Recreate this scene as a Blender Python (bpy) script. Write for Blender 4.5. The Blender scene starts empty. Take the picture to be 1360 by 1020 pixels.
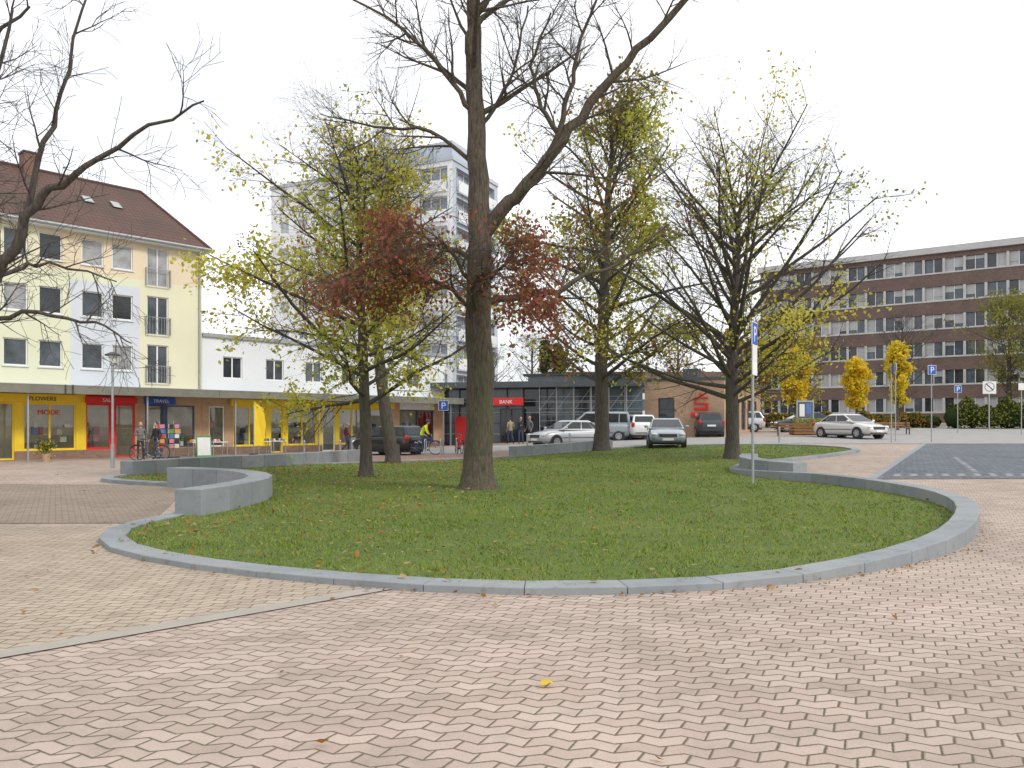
import bpy, bmesh, math, random
import numpy as np
from mathutils import Vector, Matrix
from mathutils.geometry import delaunay_2d_cdt
R=random.Random(7)
NR=np.random.default_rng(5)
V=Vector
scene=bpy.context.scene
# ------------------------------------------------------------------ node helpers
def rgba(c): return (c[0],c[1],c[2],1.0)
class NT:
    def __init__(s,mat):
        s.t=mat.node_tree; s.n=s.t.nodes; s.l=s.t.links
        s.b=s.n.get('Principled BSDF')
    def new(s,k,**kw):
        x=s.n.new(k)
        for a,b in kw.items(): setattr(x,a,b)
        return x
    def m(s,op,a,b=None,c=None):
        x=s.n.new('ShaderNodeMath'); x.operation=op
        for i,q in enumerate((a,b,c)):
            if q is None: continue
            if isinstance(q,(int,float)): x.inputs[i].default_value=q
            else: s.l.new(q,x.inputs[i])
        return x.outputs[0]
    def mix(s,f,a,b):
        x=s.n.new('ShaderNodeMixRGB')
        for i,q in enumerate((f,a,b)):
            if isinstance(q,(int,float)): x.inputs[i].default_value=q
            elif isinstance(q,(tuple,list)): x.inputs[i].default_value=rgba(q)
            else: s.l.new(q,x.inputs[i])
        return x.outputs[0]
    def noise(s,vec,scale,detail=4,rough=.55):
        x=s.n.new('ShaderNodeTexNoise'); x.inputs['Scale'].default_value=scale
        x.inputs['Detail'].default_value=detail; x.inputs['Roughness'].default_value=rough
        if vec is not None: s.l.new(vec,x.inputs['Vector'])
        return x.outputs['Fac']
    def rng(s,v,a,b,c=0.,d=1.):
        x=s.n.new('ShaderNodeMapRange'); s.l.new(v,x.inputs[0])
        for i,q in enumerate((a,b,c,d)): x.inputs[i+1].default_value=q
        return x.outputs[0]
    def bump(s,h,strength,dist):
        x=s.n.new('ShaderNodeBump'); x.inputs['Strength'].default_value=strength
        x.inputs['Distance'].default_value=dist; s.l.new(h,x.inputs['Height'])
        s.l.new(x.outputs[0],s.b.inputs['Normal'])
    def obj(s): return s.n.new('ShaderNodeTexCoord').outputs['Object']
def newmat(name):
    m=bpy.data.materials.new(name); m.use_nodes=True; return m,NT(m)
def M(name,c,c2=None,scale=3,rough=.8,bump=0,bscale=40,metal=0,bdist=.01):
    m,t=newmat(name); b=t.b
    b.inputs['Roughness'].default_value=rough; b.inputs['Metallic'].default_value=metal
    if c2 is None: c2=tuple(x*.82 for x in c)
    o=t.obj()
    f=t.rng(t.noise(o,scale,4,.6),.32,.68)
    t.l.new(t.mix(f,c,c2),b.inputs['Base Color'])
    if bump: t.bump(t.noise(o,bscale,3),bump,bdist)
    return m
def brickmat(name,c1,c2,mort,d,bw=.25,bh=.08):
    m,t=newmat(name); o=t.obj()
    sp=t.new('ShaderNodeSeparateXYZ'); t.l.new(o,sp.inputs[0])
    u=t.m('ADD',t.m('MULTIPLY',sp.outputs[0],d[0]),t.m('MULTIPLY',sp.outputs[1],d[1]))
    cb=t.new('ShaderNodeCombineXYZ'); t.l.new(u,cb.inputs[0]); t.l.new(sp.outputs[2],cb.inputs[1])
    k=t.new('ShaderNodeTexBrick'); t.l.new(cb.outputs[0],k.inputs['Vector'])
    k.inputs['Color1'].default_value=rgba(c1); k.inputs['Color2'].default_value=rgba(c2); k.inputs['Mortar'].default_value=rgba(mort)
    k.inputs['Scale'].default_value=1; k.inputs['Mortar Size'].default_value=.006
    k.inputs['Brick Width'].default_value=bw; k.inputs['Row Height'].default_value=bh
    f=t.rng(t.noise(o,.7,5),.3,.7,.82,1.1)
    mul=t.new('ShaderNodeMixRGB',blend_type='MULTIPLY'); mul.inputs[0].default_value=1
    t.l.new(k.outputs['Color'],mul.inputs[1]); t.l.new(f,mul.inputs[2])
    t.l.new(mul.outputs[0],t.b.inputs['Base Color']); t.b.inputs['Roughness'].default_value=.85
    return m
def pavermat(name,ang,c1,c2,joint,W=.225,H=.1125,zig=.42,stain=(.78,1.10)):
    m,t=newmat(name); o=t.obj()
    sp=t.new('ShaderNodeSeparateXYZ'); t.l.new(o,sp.inputs[0]); x,y=sp.outputs[0],sp.outputs[1]
    a=math.radians(ang); c,s=math.cos(a),math.sin(a)
    u=t.m('ADD',t.m('MULTIPLY',x,c),t.m('MULTIPLY',y,s))
    v=t.m('ADD',t.m('MULTIPLY',x,-s),t.m('MULTIPLY',y,c))
    tri=t.m('PINGPONG',u,W/2)
    v2=t.m('ADD',v,t.m('MULTIPLY',tri,zig)) if zig else v
    row=t.m('FLOOR',t.m('DIVIDE',v2,H)); fv=t.m('SUBTRACT',v2,t.m('MULTIPLY',row,H))
    par=t.m('MODULO',t.m('ABSOLUTE',row),2)
    u2=t.m('ADD',t.m('ADD',u,t.m('MULTIPLY',par,W/2)),t.m('MULTIPLY',fv,-.3 if zig else 0))
    col=t.m('FLOOR',t.m('DIVIDE',u2,W)); fu=t.m('SUBTRACT',u2,t.m('MULTIPLY',col,W))
    dd=t.m('MINIMUM',t.m('MINIMUM',fv,t.m('SUBTRACT',H,fv)),t.m('MINIMUM',fu,t.m('SUBTRACT',W,fu)))
    wob=t.m('MULTIPLY',t.m('SUBTRACT',t.noise(o,35,2),.5),.008)
    dd=t.m('ADD',dd,wob)
    mask=t.rng(dd,.003,.010)
    cb=t.new('ShaderNodeCombineXYZ'); t.l.new(row,cb.inputs[0]); t.l.new(col,cb.inputs[1])
    wn=t.new('ShaderNodeTexWhiteNoise',noise_dimensions='2D'); t.l.new(cb.outputs[0],wn.inputs['Vector'])
    base=t.mix(wn.outputs['Value'],c1,c2)
    st=t.rng(t.noise(o,.35,5,.65),.3,.7,stain[0],stain[1])
    blot=t.rng(t.noise(o,2.6,5,.7),.5,.72,1.0,.8)
    fine=t.rng(t.noise(o,90,4,.7),.25,.75,.82,1.12)
    f=t.m('MULTIPLY',t.m('MULTIPLY',st,fine),blot)
    mul=t.new('ShaderNodeMixRGB',blend_type='MULTIPLY'); mul.inputs[0].default_value=1
    t.l.new(base,mul.inputs[1]); t.l.new(f,mul.inputs[2])
    moss=t.mix(t.rng(t.noise(o,.8,3),.4,.65),joint,(joint[0]*.7,joint[1]*.85,joint[2]*.6))
    t.l.new(t.mix(mask,moss,mul.outputs[0]),t.b.inputs['Base Color'])
    t.b.inputs['Roughness'].default_value=.82
    t.bump(t.m('ADD',t.rng(dd,0,.014),t.m('MULTIPLY',t.noise(o,120,2),.15)),.6,.008)
    return m
# ------------------------------------------------------------------ mesh builder
class MB:
    def __init__(s): s.v=[];s.f=[];s.m=[];s.mats=[];s.X=Matrix.Identity(4)
    def mi(s,mat):
        if mat not in s.mats: s.mats.append(mat)
        return s.mats.index(mat)
    def add(s,vs,fs,mat):
        k=len(s.v); i=s.mi(mat); X=s.X
        s.v.extend([tuple(X@V(p)) for p in vs])
        for f in fs: s.f.append(tuple(k+j for j in f)); s.m.append(i)
    def box(s,x0,x1,y0,y1,z0,z1,mat):
        s.add([(x0,y0,z0),(x1,y0,z0),(x1,y1,z0),(x0,y1,z0),(x0,y0,z1),(x1,y0,z1),(x1,y1,z1),(x0,y1,z1)],
              [(3,2,1,0),(4,5,6,7),(0,1,5,4),(1,2,6,5),(2,3,7,6),(3,0,4,7)],mat)
    def tube(s,pts,rad,n,mat,cap=True):
        pts=[V(p) for p in pts]; k=len(s.v); i=s.mi(mat); N=len(pts)
        ref=None
        for a in range(N):
            d=(pts[min(a+1,N-1)]-pts[max(a-1,0)])
            if d.length<1e-9: d=V((0,0,1))
            d.normalize()
            if ref is None: ref=d.orthogonal()
            ref=ref-d*ref.dot(d)
            if ref.length<1e-5: ref=d.orthogonal()
            ref.normalize(); b=d.cross(ref)
            for j in range(n):
                th=2*math.pi*j/n
                s.v.append(tuple(s.X@(pts[a]+(ref*math.cos(th)+b*math.sin(th))*rad[a])))
        for a in range(N-1):
            for j in range(n):
                s.f.append((k+a*n+j,k+a*n+(j+1)%n,k+(a+1)*n+(j+1)%n,k+(a+1)*n+j)); s.m.append(i)
        if cap and n>2:
            s.f.append(tuple(k+j for j in reversed(range(n)))); s.m.append(i)
            s.f.append(tuple(k+(N-1)*n+j for j in range(n))); s.m.append(i)
    def cyl(s,p0,p1,r,mat,n=12,r1=None): s.tube([p0,p1],[r,r if r1 is None else r1],n,mat)
    def sph(s,c,r,mat,n=10):
        c=V(c); rr=V(r) if not isinstance(r,(int,float)) else V((r,r,r)); vs=[];fs=[]
        m=n//2
        for i in range(m+1):
            ph=math.pi*i/m
            for j in range(n):
                th=2*math.pi*j/n
                vs.append((c.x+rr.x*math.sin(ph)*math.cos(th),c.y+rr.y*math.sin(ph)*math.sin(th),c.z+rr.z*math.cos(ph)))
        for i in range(m):
            for j in range(n):
                fs.append((i*n+j,(i+1)*n+j,(i+1)*n+(j+1)%n,i*n+(j+1)%n))
        s.add(vs,fs,mat)
    def obj(s,name,parent=None,smooth=False,bevel=0,sub=0):
        me=bpy.data.meshes.new(name); me.from_pydata(s.v,[],s.f)
        for m in s.mats: me.materials.append(m)
        me.polygons.foreach_set('material_index',s.m)
        if smooth: me.polygons.foreach_set('use_smooth',[True]*len(s.f))
        me.update()
        o=bpy.data.objects.new(name,me); scene.collection.objects.link(o)
        if parent is not None: setp(o,parent)
        if sub:
            q=o.modifiers.new('s','SUBSURF'); q.levels=sub; q.render_levels=sub
        if bevel:
            q=o.modifiers.new('b','BEVEL'); q.width=bevel; q.segments=2; q.limit_method='ANGLE'
        return o
EMP={}
def group(name,loc=(0,0,0)):
    e=bpy.data.objects.new(name,None); e.location=loc; e.empty_display_size=.3
    scene.collection.objects.link(e); EMP[e.name]=V(loc); return e
def setp(o,p):
    o.parent=p; o.matrix_parent_inverse=Matrix.Translation(EMP[p.name]).inverted()
def frame(o,u,z0=0):
    u=V((u[0],u[1],0)).normalized(); w=V((-u.y,u.x,0))
    return Matrix(((u.x,w.x,0,o[0]),(u.y,w.y,0,o[1]),(0,0,1,z0),(0,0,0,1)))
def text(name,body,size,fr,x,y,z,mat,parent,ext=.01,align='LEFT'):
    cu=bpy.data.curves.new(name,'FONT'); cu.body=body; cu.size=size; cu.extrude=ext; cu.align_x=align
    cu.materials.append(mat)
    o=bpy.data.objects.new(name,cu); scene.collection.objects.link(o)
    L=Matrix(((1,0,0,x),(0,0,-1,y),(0,1,0,z),(0,0,0,1)))
    setp(o,parent); o.matrix_basis=fr@L
    return o
def rotz(x,y,z,deg): return Matrix.Translation((x,y,z))@Matrix.Rotation(math.radians(deg),4,'Z')
# ------------------------------------------------------------------ terrain
def gz(x,y):
    a=np.clip((np.asarray(y,float)-14)/36,0,2.4); s=a*a/(a+.12)
    t=np.clip((np.asarray(x,float)+12)/27,0,1); t=t*t*(3-2*t)
    r=s*t
    return float(r) if r.ndim==0 else r
# ------------------------------------------------------------------ materials
pav_pink=pavermat('paving_pink',-9,(.405,.315,.262),(.50,.40,.34),(.13,.10,.068))
pav_tan=pavermat('paving_tan',14,(.375,.30,.23),(.455,.37,.29),(.125,.10,.062))
pav_brown=pavermat('paving_brown',30,(.25,.195,.15),(.32,.255,.20),(.13,.10,.07),zig=0,W=.2,H=.1)
pav_dark=pavermat('paving_dark',0,(.10,.115,.14),(.16,.175,.205),(.06,.06,.06),W=.2,H=.2,zig=0)
pav_red=pavermat('paving_red',20,(.27,.15,.11),(.34,.20,.15),(.12,.09,.07),W=.2,H=.1,zig=0)
asph=M('asphalt',(.27,.265,.26),(.34,.33,.315),1.2,.9,.3,120)
def granitemat(name,c,c2):
    m,t=newmat(name); o=t.obj()
    a=t.mix(t.rng(t.noise(o,1.7,5,.65),.3,.7),c,c2); a=t.mix(t.rng(t.noise(o,140,3,.7),.3,.7,0,.45),a,tuple(q*.55 for q in c)); a=t.mix(t.rng(t.noise(o,5,5,.7),.56,.74,0,.6),a,(.12,.12,.09))
    t.l.new(a,t.b.inputs['Base Color']); t.b.inputs['Roughness'].default_value=.75; t.bump(t.noise(o,170,3),.4,.004); return m
granites=[granitemat('kerb_granite_a',(.225,.25,.268),(.31,.33,.345)),granitemat('kerb_granite_b',(.19,.215,.235),(.275,.295,.31)),granitemat('kerb_granite_c',(.25,.27,.28),(.33,.345,.355))]
granite_d=M('strip_stone',(.31,.285,.245),(.37,.335,.29),3,.8,.3,100)
soil=M('soil',(.09,.065,.04),(.14,.10,.06),8,.95,.5,60)
white=M('white_paint',(.78,.78,.76),(.70,.70,.68),2,.6)
whitem=M('white_render',(.72,.74,.75),(.64,.66,.68),.4,.85)
steel=M('galvanised_steel',(.42,.44,.45),(.34,.36,.37),6,.45,metal=.6)
darkm=M('dark_metal',(.05,.055,.06),(.035,.035,.04),5,.5)
tyre=M('tyre_rubber',(.02,.02,.022),(.03,.03,.03),8,.85)
chrome=M('rim_metal',(.55,.56,.58),(.45,.46,.48),8,.3,metal=.8)
red=M('red_sign',(.68,.02,.02),(.60,.02,.02),2,.5)
blue=M('blue_sign',(.02,.10,.45),(.02,.08,.38),2,.5)
yellow=M('yellow_paint',(.84,.60,.03),(.76,.52,.02),2,.6)
wood=M('wood',(.28,.15,.06),(.20,.10,.04),9,.7,.3,30)
def glassmat(name,c,rough=.06,c2=None):
    m=M(name,c,c2 or tuple(q*.5 for q in c),1.3,rough); m.node_tree.nodes['Principled BSDF'].inputs['Specular IOR Level'].default_value=.6
    return m
gl=[glassmat('window_glass',(.10,.12,.14)),glassmat('window_glass_curtain',(.42,.43,.43),.12,(.2,.21,.22)),glassmat('window_glass_dark',(.035,.042,.05))]
def clearglass(name,tint=(.9,.95,.95)):
    m,t=newmat(name); t.n.remove(t.b)
    tr=t.new('ShaderNodeBsdfTransparent'); tr.inputs[0].default_value=rgba(tint)
    g=t.new('ShaderNodeBsdfGlossy'); g.inputs['Roughness'].default_value=.03
    lw=t.new('ShaderNodeLayerWeight'); lw.inputs[0].default_value=.25
    mx=t.new('ShaderNodeMixShader'); t.l.new(t.rng(lw.outputs['Facing'],0,1,.06,.75),mx.inputs[0]); t.l.new(tr.outputs[0],mx.inputs[1]); t.l.new(g.outputs[0],mx.inputs[2])
    t.l.new(mx.outputs[0],t.n['Material Output'].inputs[0]); return m
shopglass=clearglass('shop_glass')
def leafmat(name,c,c2,tl_=.42):
    m,t=newmat(name); t.n.remove(t.b); o=t.obj()
    col=t.mix(t.rng(t.noise(o,2.5,1),.35,.65),c,c2)
    df=t.new('ShaderNodeBsdfDiffuse'); t.l.new(col,df.inputs[0])
    if tl_<=0: t.l.new(df.outputs[0],t.n['Material Output'].inputs[0]); return m
    tl=t.new('ShaderNodeBsdfTranslucent'); t.l.new(col,tl.inputs[0])
    mx=t.new('ShaderNodeMixShader'); mx.inputs[0].default_value=tl_
    t.l.new(df.outputs[0],mx.inputs[1]); t.l.new(tl.outputs[0],mx.inputs[2]); t.l.new(mx.outputs[0],t.n['Material Output'].inputs[0])
    return m
lf_yel=leafmat('leaf_yellow',(.66,.58,.09),(.54,.51,.08))
lf_grn=leafmat('leaf_green',(.36,.40,.065),(.44,.44,.08))
lf_olive=leafmat('leaf_olive',(.20,.22,.045),(.31,.28,.07))
lf_red=leafmat('leaf_redbrown',(.32,.115,.08),(.23,.08,.055))
lf_brn=leafmat('leaf_brown',(.32,.17,.07),(.22,.11,.045))
lf_tan=leafmat('leaf_tan',(.48,.34,.17),(.36,.23,.10))
lf_gold=leafmat('leaf_gold',(.85,.60,.03),(.75,.52,.03))
lf_dark=leafmat('leaf_darkgreen',(.035,.06,.02),(.05,.08,.03))
lf_orange=leafmat('leaf_orange',(.42,.21,.05),(.30,.14,.04))
def barkmat(name,c,c2):
    m,t=newmat(name); o=t.obj()
    mp=t.new('ShaderNodeMapping'); mp.inputs['Scale'].default_value=(1,1,.18); t.l.new(o,mp.inputs[0])
    n=t.noise(mp.outputs[0],22,5,.7)
    big=t.noise(o,1.3,2)
    col=t.mix(t.rng(n,.35,.65),c,c2)
    col=t.mix(t.rng(big,.5,.75,0,.5),col,(.08,.09,.04))
    t.l.new(col,t.b.inputs['Base Color']); t.b.inputs['Roughness'].default_value=.92
    t.bump(n,.9,.03); return m
bark=barkmat('bark',(.038,.029,.021),(.13,.105,.075))
bark2=barkmat('bark_grey',(.04,.034,.03),(.11,.092,.075))
twig=M('twig_bark',(.06,.05,.042),(.085,.07,.058),1,.9)
# ------------------------------------------------------------------ ground
def mesh_grid(name,xs,ys,mat,dz=0):
    XX,YY=np.meshgrid(xs,ys); ZZ=gz(XX,YY)+dz
    v=np.stack([XX,YY,ZZ],-1).reshape(-1,3); nx=len(xs)
    f=[(j*nx+i,j*nx+i+1,(j+1)*nx+i+1,(j+1)*nx+i) for j in range(len(ys)-1) for i in range(nx-1)]
    me=bpy.data.meshes.new(name); me.from_pydata(v.tolist(),[],f); me.materials.append(mat)
    me.polygons.foreach_set('use_smooth',[True]*len(f)); me.update()
    o=bpy.data.objects.new(name,me); scene.collection.objects.link(o); return o
mesh_grid('ground',np.array([-1500,-700,-300,-150,-90]+list(range(-60,81))+[110,200,400,900,1600.]),
          np.array([-400,-150,-60,-20]+list(range(-10,111))+[150,300,700,1500,2500.]),pav_pink)
def patch(name,a,b,c,d,mat,dz=.01,step=1.):
    a,b,c,d=[np.array(q,float) for q in (a,b,c,d)]
    nu=max(1,int(max(np.linalg.norm(b-a),np.linalg.norm(c-d))/step)); nv=max(1,int(max(np.linalg.norm(d-a),np.linalg.norm(c-b))/step))
    v=[]
    for j in range(nv+1):
        for i in range(nu+1):
            u,w=i/nu,j/nv; p=(a*(1-u)+b*u)*(1-w)+(d*(1-u)+c*u)*w
            v.append((p[0],p[1],gz(p[0],p[1])+dz))
    f=[(j*(nu+1)+i,j*(nu+1)+i+1,(j+1)*(nu+1)+i+1,(j+1)*(nu+1)+i) for j in range(nv) for i in range(nu)]
    me=bpy.data.meshes.new(name); me.from_pydata(v,[],f); me.materials.append(mat)
    me.polygons.foreach_set('use_smooth',[True]*len(f)); me.update()
    o=bpy.data.objects.new(name,me); scene.collection.objects.link(o); return o
patch('tan_paving',(-14.3,-5),(-1.2,7.9),(-5.6,12.5),(-50,12.5),pav_tan,.005)
patch('paving_strip',(-14.5,-5),(-14.2,-5),(-1.0,7.85),(-1.3,7.85),granite_d,.010,.6)
patch('brown_paving',(-50,12.5),(-5.9,12.9),(-8.5,21),(-50,25),pav_brown,.008)
patch('red_paving',(-7,33.2),(2,36.4),(2,40.5),(-12,39),pav_red,.010)
patch('road',(-34,40.9),(70,40.9),(70,49.5),(-14,49.5),asph,.014)
patch('road_far',(19,49.5),(110,49.5),(110,75),(26,75),asph,.015)
patch('parking_bay',(9.9,21.6),(34,21.6),(45,40.6),(21.3,40.6),pav_dark,.012)
patch('parking_edging',(9.65,21.5),(9.88,21.5),(21.28,40.6),(21.0,40.6),granites[2],.018)
v=[];f=[]
for i in range(52):
    for (yy,off) in ((22.5,0),(22.9,.22)):
        x0=10.9+i*.46+off; k_=len(v)
        for (a,b) in ((0,0),(.2,0),(.2,.2),(0,.2)): v.append((x0+a,yy+b,gz(x0+a,yy+b)+.018))
        f.append((k_,k_+1,k_+2,k_+3))
for i in range(6):
    for j in range(11):
        x0=14+i*4.2+j*.28; yy=24+j*.6; k_=len(v)
        for (a,b) in ((0,0),(.18,0),(.18,.2),(0,.2)): v.append((x0+a,yy+b,gz(x0+a,yy+b)+.018))
        f.append((k_,k_+1,k_+2,k_+3))
me=bpy.data.meshes.new('parking_marking'); me.from_pydata(v,[],f); me.materials.append(M('marking_stone',(.50,.50,.49),(.40,.40,.40),3)); scene.collection.objects.link(bpy.data.objects.new('parking_marking',me))
# ------------------------------------------------------------------ island
OUT=[(-6.0,11.7),(-5.3,10.25),(-4.2,9.2),(-2.9,8.4),(-1.5,7.8),(-.4,7.5),(.85,7.45),(2.4,7.8),(3.9,8.6),(5.5,9.9),(6.9,11.7),(8.1,13.8),(8.75,15.8),(8.75,17.8),(8.2,20.0),(7.4,21.4),(6.95,22.7),(6.95,24),(7.4,25.4),(8.5,27.3),(10.6,29.2),(13.3,31.8),(15.2,34.5),(15,37.4),(12,39.6),(8,40),(4.5,38.8),(2,36.5),(0,34.3),(-4,32.4),(-8.6,30.6),(-10.6,27.8),(-12.0,24.6),(-12.0,23),(-10.8,21.6),(-8.9,20.5),(-7.2,19.5),(-6.1,18.1),(-5.6,16.7),(-5.6,15.0),(-6.0,13.4)]
def catmull(P,closed,k=12):
    P=[V((p[0],p[1])) for p in P]; n=len(P); out=[]
    for i in range(n if closed else n-1):
        if closed: a,b,c,d=P[i-1],P[i],P[(i+1)%n],P[(i+2)%n]
        else: a,b,c,d=P[max(i-1,0)],P[i],P[i+1],P[min(i+2,n-1)]
        for j in range(k):
            t=j/k
            out.append(.5*((2*b)+(c-a)*t+(2*a-5*b+4*c-d)*t*t+(3*b-a-3*c+d)*t**3))
    if not closed: out.append(P[-1])
    return out
def resample(pts,step,closed):
    if closed: pts=pts+[pts[0]]
    L=[0]
    for a,b in zip(pts,pts[1:]): L.append(L[-1]+(b-a).length)
    n=max(2,round(L[-1]/step)); out=[]; j=0
    for i in range(n if closed else n+1):
        s=min(L[-1]*i/n,L[-1]-1e-6)
        while L[j+1]<s: j+=1
        out.append(pts[j].lerp(pts[j+1],(s-L[j])/(L[j+1]-L[j])))
    return out
def normals(p,closed):
    n=len(p); r=[]
    for i in range(n):
        a=p[i-1] if (closed or i) else p[i]; b=p[(i+1)%n] if (closed or i<n-1) else p[i]
        t=(b-a).normalized(); r.append(V((-t.y,t.x)))
    return r
def sm(a,b,x): t=min(max((x-a)/(b-a),0),1); return t*t*(3-2*t)
def kh(x,y): return .075+.185*sm(2,8,x)*(1-sm(20,26,y))+.03*sm(12,20,y)
def blocks(mb,pts,closed,w0,w1,hf,gap=.003):
    N=normals(pts,closed); n=len(pts)
    for i in range(n if closed else n-1):
        a,b=pts[i],pts[(i+1)%n]; na,nb=N[i],N[(i+1)%n]
        t=(b-a).normalized()*gap
        q=[a+na*w0+t,b+nb*w0-t,b+nb*w1-t,a+na*w1+t]; dz=R.uniform(-.003,.003)
        vs=[(p.x,p.y,gz(p.x,p.y)-.15) for p in q]+[(p.x,p.y,gz(p.x,p.y)+hf(p.x,p.y)+dz) for p in q]
        mb.add(vs,[(3,2,1,0),(4,5,6,7),(0,1,5,4),(1,2,6,5),(2,3,7,6),(3,0,4,7)],R.choice(granites))
dense=catmull(OUT,True)
k=MB(); blocks(k,resample(dense,.98,True),True,0,.34,kh); k.obj('stone_kerb',bevel=.009)
for W in ([(-5.75,13.6),(-5.5,15.2),(-5.55,16.7),(-6.05,18.1),(-7.15,19.5),(-8.9,20.5)],[(-12.05,24.4),(-10.7,27.7),(-8.8,30.5),(-7,34.5)],[(-.1,34.3),(2,36.4),(4.6,38.7)],[(7.55,21.1),(6.95,22.6),(6.95,24),(7.5,25.6)]):
    mb=MB(); pp=resample(catmull(W,False),.95,False); blocks(mb,pp,False,-.44,.06,lambda x,y:.50); mb.obj('stone_seat_wall',bevel=.009)
# grass
inner=resample(dense,.5,True); NN=normals(inner,True); inner=[p+n*.18 for p,n in zip(inner,NN)]
IP=np.array([(p.x,p.y) for p in inner])
def inside(x,y,poly=IP):
    r=np.zeros(len(x),bool); n=len(poly)
    for i in range(n):
        x0,y0=poly[i]; x1,y1=poly[(i+1)%n]
        c=((y0>y)!=(y1>y)); xi=(x1-x0)*(y-y0)/((y1-y0) if y1!=y0 else 1e-9)+x0
        r^=(c&(x<xi))
    return r
def gtop(x,y): return gz(np.asarray(x,float),np.asarray(y,float))+.085
gx,gy=np.meshgrid(np.arange(-13,17,.5),np.arange(7,41,.5)); gx=gx.ravel()+NR.uniform(-.1,.1,gx.size); gy=gy.ravel()+NR.uniform(-.1,.1,gy.size)
ok=inside(gx,gy); pts=[V((a,b)) for a,b in zip(gx[ok],gy[ok])]
nb=len(inner); cd=delaunay_2d_cdt(list(inner)+pts,[(i,(i+1)%nb) for i in range(nb)],[],1,1e-4)
gv=[(p.x,p.y,float(gtop(p.x,p.y))-.035) for p in cd[0]]
m,t=newmat('grass'); o=t.obj()
a=t.mix(t.rng(t.noise(o,.45,5),.35,.65),(.095,.15,.022),(.155,.205,.035)); a=t.mix(t.rng(t.noise(o,30,4,.7),.35,.65,0,.7),a,(.055,.085,.016)); a=t.mix(t.rng(t.noise(o,1.6,5,.7),.58,.75,0,.55),a,(.25,.20,.085))
t.l.new(a,t.b.inputs['Base Color']); t.b.inputs['Roughness'].default_value=.9; t.bump(t.noise(o,60,3),.8,.03)
me=bpy.data.meshes.new('lawn'); me.from_pydata(gv,[],[tuple(f) for f in cd[2]]); me.materials.append(m); me.polygons.foreach_set('use_smooth',[True]*len(cd[2]))
scene.collection.objects.link(bpy.data.objects.new('lawn',me))
bl=[leafmat('blade_a',(.13,.20,.024),(.10,.16,.02),0),leafmat('blade_b',(.22,.275,.038),(.175,.23,.03),0),leafmat('blade_c',(.33,.28,.11),(.27,.23,.085),0)]
n=460000; bx=NR.uniform(-12,16,n); by=NR.uniform(7.4,40,n)
keep=NR.uniform(0,1,n)<np.clip((11/by)**1.6,0.05,1); bx,by=bx[keep],by[keep]; keep=inside(bx,by); bx,by=bx[keep],by[keep]; n=len(bx)
tuft=np.clip(.75+.35*np.sin(bx*3.1+2*np.sin(by*2.3))*np.sin(by*3.7+1.5*np.sin(bx*1.9)),.35,1.2)
hh=NR.uniform(.02,.062,n)*tuft; ww=NR.uniform(.0045,.009,n)*np.clip(by/11,1,3); th=NR.uniform(0,6.28,n); ln=NR.uniform(.3,1.2,n)*hh; la=NR.uniform(0,6.28,n)
bz=gtop(bx,by)-.037
P0=np.stack([bx-np.cos(th)*ww,by-np.sin(th)*ww,bz],1); P1=np.stack([bx+np.cos(th)*ww,by+np.sin(th)*ww,bz],1); P2=np.stack([bx+np.cos(la)*ln,by+np.sin(la)*ln,bz+hh],1)
def trimesh(name,polys,k,mats,mi,parent=None):
    n=polys.shape[0]; me=bpy.data.meshes.new(name); me.vertices.add(n*k); me.vertices.foreach_set('co',polys.reshape(-1).astype(np.float32))
    me.loops.add(n*k); me.loops.foreach_set('vertex_index',np.arange(n*k,dtype=np.int32))
    me.polygons.add(n); me.polygons.foreach_set('loop_start',np.arange(0,n*k,k,dtype=np.int32)); me.polygons.foreach_set('loop_total',np.full(n,k,dtype=np.int32))
    for q in mats: me.materials.append(q)
    me.polygons.foreach_set('material_index',np.asarray(mi,dtype=np.int32)); me.update(calc_edges=True); me.validate()
    o=bpy.data.objects.new(name,me); scene.collection.objects.link(o)
    if parent is not None: setp(o,parent)
    return o
pat=np.sin(bx*.9+1.3*np.sin(by*.5))*np.sin(by*.7+bx*.2)
u_=NR.uniform(0,1,n); mi=np.where(u_<.10+.08*(pat>.3),2,(NR.uniform(-1,1,n)<pat*.7+.15).astype(int))
trimesh('grass_blades',np.stack([P0,P1,P2],1),3,bl,mi)
def leafquads(C,S,name,mats,mi,parent=None,flat=False):
    C=np.asarray(C,float); n=len(C); S=np.asarray(S)[:,None]
    a=NR.normal(size=(n,3))
    if flat: a[:,2]*=.15
    a/=np.linalg.norm(a,axis=1)[:,None]; b=NR.normal(size=(n,3))
    if flat: b[:,2]*=.15
    b-=a*(a*b).sum(1)[:,None]; b/=np.linalg.norm(b,axis=1)[:,None]; c=np.cross(a,b)
    q=np.stack([C-a*S,C+b*S*.6-a*S*.1+c*S*.15,C+a*S,C-b*S*.6-a*S*.1+c*S*.15],1)
    return trimesh(name,q,4,mats,mi,parent)
# fallen leaves
def scatter(n,x0,x1,y0,y1): return NR.uniform(x0,x1,n),NR.uniform(y0,y1,n)
lx,ly=scatter(12000,-12,12,7.6,34); w=np.where(lx<-1.5,.85,.24)*(.45+.55*(np.sin(lx*1.1+2)*np.sin(ly*.8)>-.1)); kq=(NR.uniform(0,1,len(lx))<w)&inside(lx,ly); lx,ly=lx[kq],ly[kq]
leafquads(np.stack([lx,ly,gtop(lx,ly)+.012],1),NR.uniform(.025,.055,len(lx)),'fallen_leaves',[lf_brn,lf_tan,lf_orange,lf_tan],NR.integers(0,4,len(lx)),flat=True)
lx,ly=scatter(900,-18,14,3,26); kq=~inside(lx,ly,np.array(OUT))&((lx<-3)|(NR.uniform(0,1,len(lx))<.3)); lx,ly=lx[kq],ly[kq]
kp=[dense[i] for i in range(len(dense)) if dense[i].y<13]; ex=[];ey=[]
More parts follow.
